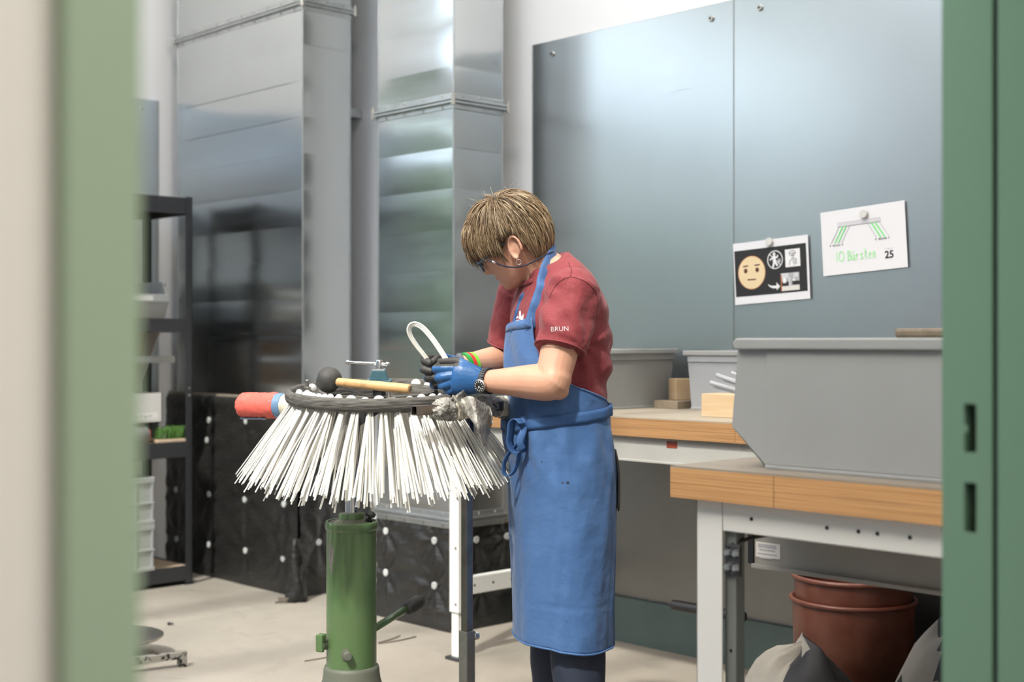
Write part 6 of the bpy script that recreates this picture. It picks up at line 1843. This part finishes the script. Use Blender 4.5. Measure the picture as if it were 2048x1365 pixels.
# hem stitches along the edges
MB().tube([p + (p - PL(0, 0, p.z)).normalized() * 0.002 for p in pts[0]], 0.0028, 6).build('apron_hem', M['apron'], apron, smooth=True)
MB().tube([row[-1] + (row[-1] - PL(0, 0, row[-1].z)).normalized() * 0.0015 for row in pts], 0.0026, 6).build('apron_hem', M['apron'], apron, smooth=True)
top = [p + (p - PL(0, 0, p.z)).normalized() * 0.0015 for p in pts[-1]]
top2 = [p + (p - PL(0, 0, p.z)).normalized() * 0.0018 for p in pts[-4]]
MB().grid([top, top2]).build('bib_hem', M['apron'], apron, smooth=True, solid=0.0012)
# small stains
for px, py, s_ in ((1145, 989, 3.0), (1134, 990, 2.4), (1089, 946, 1.6), (1172, 1150, 1.5), (1143, 1292, 2.2)):
    hit = BVHTree.FromPolygons([p for row in pts for p in row], [(i * 81 + j, i * 81 + j + 1, (i + 1) * 81 + j + 1, (i + 1) * 81 + j) for i in range(110) for j in range(80)]) if px == 1145 else hit
    q = hit.ray_cast(W(px, py, 3.2), INTO)
    if q[0] is not None:
        n_ = q[1] if q[1].dot(TOCAM) > 0 else -q[1]
        MB().lathe([(s_ / S1, 0.0014), (s_ * 0.6 / S1, 0.0018)], q[0], n_, 9).build('stain', M['trouser'] if py < 1000 else M['apron_tie'], apron)
AB = hit
def on_apron(px, py, lift=0.004):
    h = AB.ray_cast(W(px, py, 3.2), INTO)
    return (h[0] + TOCAM * lift) if h[0] is not None else W(px, py, 3.6)
def ribbon(path, wid, nrms, name, mat, parent=person, thick=0.002):
    """flat strip along a path; nrms: outward direction per point or one vector"""
    rows = []
    for i, p in enumerate(path):
        t = (path[min(i + 1, len(path) - 1)] - path[max(i - 1, 0)]).normalized()
        nn = nrms[i] if isinstance(nrms, list) else nrms
        s_ = t.cross(nn).normalized() * wid / 2
        rows.append([p - s_, p - s_ * 0.33 + nn * 0.0006, p + s_ * 0.33 + nn * 0.0006, p + s_])
    return MB().grid(rows).build(name, mat, parent, smooth=True, solid=thick)
# neck strap, near side: from the bib corner up over the collar to the nape
sp = [on_apron(1062, 652, 0.003)] + [on_shirt(px, py, 0.004) for px, py in ((1066, 630), (1072, 610), (1079, 590), (1085, 572))]
sp += [on_both(px, py, 0.005) for px, py in ((1090, 553), (1094, 537), (1098, 522), (1102, 511))]
sp += [W(1108, 503, 3.605), W(1112, 499, 3.640), W(1110, 500, 3.68), W(1102, 506, 3.71)]
path = spline(sp, 5)
for _ in range(6):
    path = [path[0]] + [(path[i - 1] + path[i] * 2 + path[i + 1]) / 4 for i in range(1, len(path) - 1)] + [path[-1]]
path = [p + TOCAM * 0.003 for p in path]
nr_ = []
for i, p in enumerate(path):
    u = i / (len(path) - 1)
    nr_.append((TOCAM * (1 - 0.45 * u) + RIGHT * (-0.15 + 0.75 * u)).normalized())
ribbon(path, 0.030, nr_, 'neck_strap', M['apron'])
sp2 = [on_apron(1024, 662, 0.003)] + [on_shirt(px, py, 0.004) for px, py in ((1030, 640), (1035, 620), (1041, 600), (1046, 585))] + [W(1052, 572, 3.68)]
ribbon(spline(sp2, 4), 0.012, (TOCAM - RIGHT * 0.8).normalized(), 'neck_strap', M['apron_tie'])
# waist tie
tie = []
for k in range(41):
    th = math.radians(8 + (154 - 8) * k / 40)
    z = 1.022 + 0.048 * (k / 40) ** 0.8
    p = apron_pt(th, z); n_ = (p - PL(0.008, 0, z)).normalized()
    tie.append((p + n_ * 0.005, n_))
ribbon([t[0] for t in tie], 0.030, [t[1] for t in tie], 'waist_tie', M['apron_tie'])
tie2 = []
for k in range(14):
    th = math.radians(8 - 60 * k / 13); p = apron_pt(th, 1.022); n_ = (p - PL(0.008, 0, 1.022)).normalized(); tie2.append((p + n_ * 0.005, n_))
ribbon([t[0] for t in tie2], 0.030, [t[1] for t in tie2], 'waist_tie', M['apron_tie'])
KN = W(1048, 846, 3.52)
MB().ell(KN, RIGHT * 0.016, TOCAM * 0.013, ZA * 0.017, 14, 10).build('tie_knot', M['apron_tie'], person, smooth=True)
def loop(pxs, D0, D1, wid, nm='tie_loop'):
    n = len(pxs); P = spline([W(px, py, D0 + (D1 - D0) * i / (n - 1)) for i, (px, py) in enumerate(pxs)], 5)
    c = sum(P, Vector()) / len(P)
    cross = (TOCAM * 0.80 - RIGHT * 0.60).normalized()
    rows = [[p - cross * wid / 2, p - cross * wid * 0.17, p + cross * wid * 0.17, p + cross * wid / 2] for p in P]
    MB().grid(rows).build(nm, M['apron_tie'], person, smooth=True, solid=0.002)
loop([(1046, 848), (1034, 838), (1024, 846), (1021, 868), (1020, 888), (1029, 904), (1043, 905), (1050, 890), (1051, 868), (1048, 850)], 3.50, 3.53, 0.030)
loop([(1048, 850), (1040, 868), (1034, 890), (1020, 905), (1009, 925), (1008, 945), (1016, 953), (1028, 944), (1036, 922), (1041, 898), (1047, 870)], 3.52, 3.54, 0.016)
ribbon(spline([KN, W(1046, 866, 3.50), W(1040, 885, 3.495), W(1046, 900, 3.50)], 4), 0.018, TOCAM, 'tie_end', M['apron_tie'])

# ---- gloves: palm and five bent fingers each, knit cuff
def glove(palm, palmr, fingers, cuff0, cuff1, name, dark_test):
    mb = MB()
    # palm as a flattened loft between wrist and knuckles
    rings = []
    m_ = (len(palm) - 1) * 5
    tab = [(float(i), p.x, p.y, p.z, r_[0], r_[1]) for i, (p, r_) in enumerate(zip(palm, palmr))]
    for i in range(m_ + 1):
        q = interp(tab, i * (len(palm) - 1) / m_)
        p = Vector(q[:3]); t = (palm[-1] - palm[0]).normalized()
        up = (ZA - t * ZA.dot(t)).normalized(); sd = t.cross(up)
        sc = 0.6 if i in (0, m_) else 1.0
        rings.append([p + up * (q[3] * sc * math.cos(a)) + sd * (q[4] * sc * math.sin(a)) for a in (2 * math.pi * k / 24 for k in range(24))])
    mb.loft(rings)
    for pts_, rs in fingers:
        limb(mb, pts_, rs, 4, 14)
    me = remesh(mb, 0.0021, 3, 0.5)
    o = link_world_mesh(name, me, [M['glove_blue'], M['glove_dark']], person)
    off = ORG[person.name]
    for f in me.polygons:
        if dark_test(f.center + off): f.material_index = 1
    d = (cuff1 - cuff0)
    MB().lathe([(0.0315, 0), (0.034, 0.004), (0.0335, d.length), (0.0305, d.length + 0.002)], cuff0, d, 24).build('glove_cuff', M['glove_cuff'], o, smooth=True)
    return o
fr = [0.0128, 0.0124, 0.0118, 0.0108]
near_f = [([W(906, 738, 3.550), W(886, 738, 3.553), W(872, 739, 3.580), W(874, 735, 3.608)], fr),
          ([W(902, 752, 3.545), W(881, 756, 3.553), W(877, 757, 3.588), W(887, 752, 3.612)], fr),
          ([W(904, 766, 3.548), W(887, 772, 3.558), W(884, 771, 3.590), W(894, 765, 3.612)], fr),
          ([W(910, 778, 3.552), W(897, 784, 3.562), W(895, 782, 3.590), W(904, 775, 3.608)], [0.0108, 0.0102, 0.0098, 0.009]),
          ([W(938, 736, 3.565), W(918, 725, 3.583), W(898, 724, 3.600), W(881, 724, 3.612)], [0.015, 0.0135, 0.0122, 0.0108])]
kd = W(893, 726, 3.60)
def near_dark(p):
    q = p - W(890, 727, 3.605)
    px = q.dot(RIGHT); zz = q.z; dep = -q.dot(TOCAM)
    return (px < 0.040 and zz > -0.007) or (dep > -0.012 and px < 0.036 and zz > -0.016) or dep > 0.0 and px < 0.03
glove([W(966, 762, 3.545), W(945, 759, 3.545), W(920, 757, 3.545), W(903, 757, 3.550)], [(0.032, 0.026), (0.040, 0.026), (0.043, 0.024), (0.038, 0.020)], near_f, W(960, 762, 3.547), W(969, 763, 3.546), 'glove', near_dark)
far_f = [([W(884, 726, 3.690), W(862, 718, 3.680), W(849, 721, 3.658), W(860, 727, 3.640)], fr),
         ([W(882, 741, 3.690), W(859, 737, 3.682), W(847, 739, 3.658), W(862, 743, 3.642)], fr),
         ([W(884, 755, 3.690), W(864, 757, 3.684), W(855, 757, 3.660), W(869, 756, 3.645)], fr),
         ([W(889, 766, 3.690), W(873, 772, 3.684), W(866, 771, 3.664), W(879, 768, 3.650)], [0.0108, 0.0102, 0.0098, 0.009]),
         ([W(906, 725, 3.695), W(890, 716, 3.668), W(876, 719, 3.648), W(868, 723, 3.634)], [0.0145, 0.013, 0.0118, 0.0105])]
def far_dark(p):
    q = p - W(860, 738, 3.665)
    return q.dot(RIGHT) < 0.022 and (q.z > -0.006 - 0.4 * q.dot(RIGHT)) or (q.dot(TOCAM) > 0.012)
glove([W(920, 733, 3.708), W(905, 736, 3.705), W(890, 743, 3.698), W(880, 746, 3.694)], [(0.030, 0.025), (0.037, 0.025), (0.040, 0.023), (0.036, 0.020)], far_f, W(916, 732, 3.707), W(924, 731, 3.710), 'glove', far_dark)

# ---- watch and wrist bands
wd = (NEL - NWR).normalized()
wc = W(961, 764, 3.543).lerp(NWR, 0.0) + wd * 0.006
wc = NWR - wd * (-0.006)
r_ = MB(); x, y, z = frame_from(wd)
rings = []
watch = MB().lathe([(0.0325, -0.0085), (0.0340, -0.0085), (0.0340, 0.0085), (0.0325, 0.0085)], wc, wd, 36).build('watch_strap', M['black_plastic'], person, smooth=True, angle=30)
for q in range(14):
    a = math.radians(-10 + 11 * q)
    dv = (ZA * math.cos(a - 0.7) + TOCAM * math.sin(a - 0.7)); dv = (dv - wd * dv.dot(wd)).normalized()
    MB().obox(wc + dv * 0.0346, dv, wd, dv.cross(wd), 0.0012, 0.0085, 0.0022).build('strap_link', M['dark_metal'], watch, bevel=0.0006)
fd = (TOCAM * 0.86 - ZA * 0.18 - RIGHT * 0.40); fd = (fd - wd * fd.dot(wd)).normalized()
fc = wc + fd * 0.034 - ZA * 0.004
MB().lathe([(0.0165, -0.004), (0.0172, 0.0), (0.0172, 0.005), (0.0155, 0.0068)], fc, fd, 32).build('watch_case', M['zinc'], watch, smooth=True, angle=40)
MB().lathe([(0.0152, 0.0070), (0.001, 0.0073)], fc, fd, 32).build('watch_dial', M['ink_black'], watch)
fxx, fyy, fzz = frame_from(fd, ZA)
for q in range(12):
    a = 2 * math.pi * q / 12; c = fc + fd * 0.0077 + (fxx * math.cos(a) + fyy * math.sin(a)) * 0.0118
    rd = (fxx * math.cos(a) + fyy * math.sin(a))
    MB().obox(c, rd, fd, rd.cross(fd), 0.0018, 0.0002, 0.0008).build('hour_mark', M['ink_white'], watch)
for a, ln in ((2.7, 0.0068), (3.9, 0.0095)):
    rd = (fxx * math.cos(a) + fyy * math.sin(a))
    MB().obox(fc + fd * 0.0080 + rd * ln / 2, rd, fd, rd.cross(fd), ln / 2, 0.0002, 0.0006).build('watch_hand', M['ink_white'], watch)
bd = (FEL - FWR).normalized()
for off, mat, nm in ((0.012, 'band_dgreen', 'wrist_band'), (0.025, 'band_red', 'wrist_band'), (0.037, 'band_green', 'wrist_band')):
    tl = (bd + ZA * 0.10 + TOCAM * 0.25).normalized()
    MB().lathe([(0.0355, -0.0055), (0.0372, -0.0055), (0.0372, 0.0055), (0.0355, 0.0055)], FWR + bd * off - ZA * 0.003, tl, 32).build(nm, M[mat], person, smooth=True, angle=30)

# ---- glasses, cord, earring
gl = MB()
def GL(x_, y_, z_): return H(x_, y_, z_)
ring = []
for sg in (1, -1):
    ring = [GL(0.1035 - 0.010 * (abs(yy) / 0.05) ** 2 , sg * (0.034) + yy * sg * 0 + 0, 0) for yy in (0,)]
    pts_ = []
    for k in range(29):
        a = 2 * math.pi * k / 28
        yy = 0.0335 + 0.0245 * spw(math.cos(a), 0.75); zz = -0.016 + 0.0165 * spw(math.sin(a), 0.75)
        pts_.append(GL(0.106 - 0.012 * ((yy - 0.01) / 0.05) ** 2 - 0.10 * (-zz - 0.0) * 0.6, sg * yy, zz))
    MB().tube(pts_, 0.0017, 8, cap=False).build('glasses_rim', M['glasses'], person, smooth=True)
    MB().add(pts_[:-1] + [sum(pts_[:-1], Vector()) / 28], [(k, (k + 1) % 28, 28) for k in range(28)]).build('glasses_lens', M['lens'], person, smooth=True)
    tp = [GL(0.095, sg * 0.0585, -0.010), GL(0.088, sg * 0.072, -0.009), GL(0.05, sg * 0.0775, -0.006), GL(0.016, sg * 0.080, -0.002), GL(-0.002, sg * 0.080, -0.006)]
    MB().tube(spline(tp, 4), 0.0022, 8).build('glasses_temple', M['glasses'], person, smooth=True)
MB().tube([GL(0.1065, 0.0105, -0.010), GL(0.112, 0, -0.008), GL(0.1065, -0.0105, -0.010)], 0.0016, 8).build('glasses_bridge', M['glasses'], person, smooth=True)
cp = [W(978, 521, 3.545), W(984, 523, 3.543), W(992, 527, 3.545), W(1010, 533, 3.548), W(1030, 535, 3.552), W(1050, 531, 3.558), W(1070, 522, 3.565), W(1090, 511, 3.575), W(1106, 504, 3.60), W(1112, 502, 3.65), W(1106, 506, 3.69)]
cord = MB().tube(spline(cp, 5), 0.0021, 8).build('glasses_cord', M['navy_cord'], person, smooth=True)
MB().tube([cp[1], cp[2]], 0.0030, 8).build('cord_end', M['silver'], cord, smooth=True)
ec = H(-0.010, 0.0865, -0.062)
er = [ec + RIGHT * (0.0062 * math.cos(a)) + ZA * (-0.004 + 0.0068 * math.sin(a)) + TOCAM * 0.002 for a in (2 * math.pi * k / 24 for k in range(25))]
MB().tube(er, 0.0009, 6, cap=False).build('earring', M['silver'], person, smooth=True)

# ---- bent bundle of white strips held in the gloves: a thing of its own
arc = [(899, 733), (890, 716), (876, 694), (860, 672), (845, 656), (832, 649), (822, 651), (818, 661), (823, 676), (834, 693), (846, 708), (858, 724), (864, 732)]
r = root('bristle_bundle', W(868, 735, 3.63), 'bent bundle of long white plastic bristles held in the blue gloves', 'bristles')
rnd = random.Random(31)
for s_ in range(9):
    i_, j_ = s_ % 3, s_ // 3
    P = []
    for q, (px, py) in enumerate(arc):
        u = q / (len(arc) - 1)
        D = 3.600 + 0.058 * u
        nx, ny = (arc[min(q + 1, len(arc) - 1)][1] - arc[max(q - 1, 0)][1]), -(arc[min(q + 1, len(arc) - 1)][0] - arc[max(q - 1, 0)][0])
        ll = math.hypot(nx, ny); spread = 1.0 - 0.35 * abs(u - 0.2)
        o_ = (j_ - 1) * 3.6 * spread
        P.append(W(px + nx / ll * o_, py + ny / ll * o_, D + (i_ - 1) * 0.0055 + (j_ - 1) * 0.002))
    MB().tube(spline(P, 4), 0.0028, 6, flat=0.75).build('bristle_strand', M['bristle'], r, smooth=True)
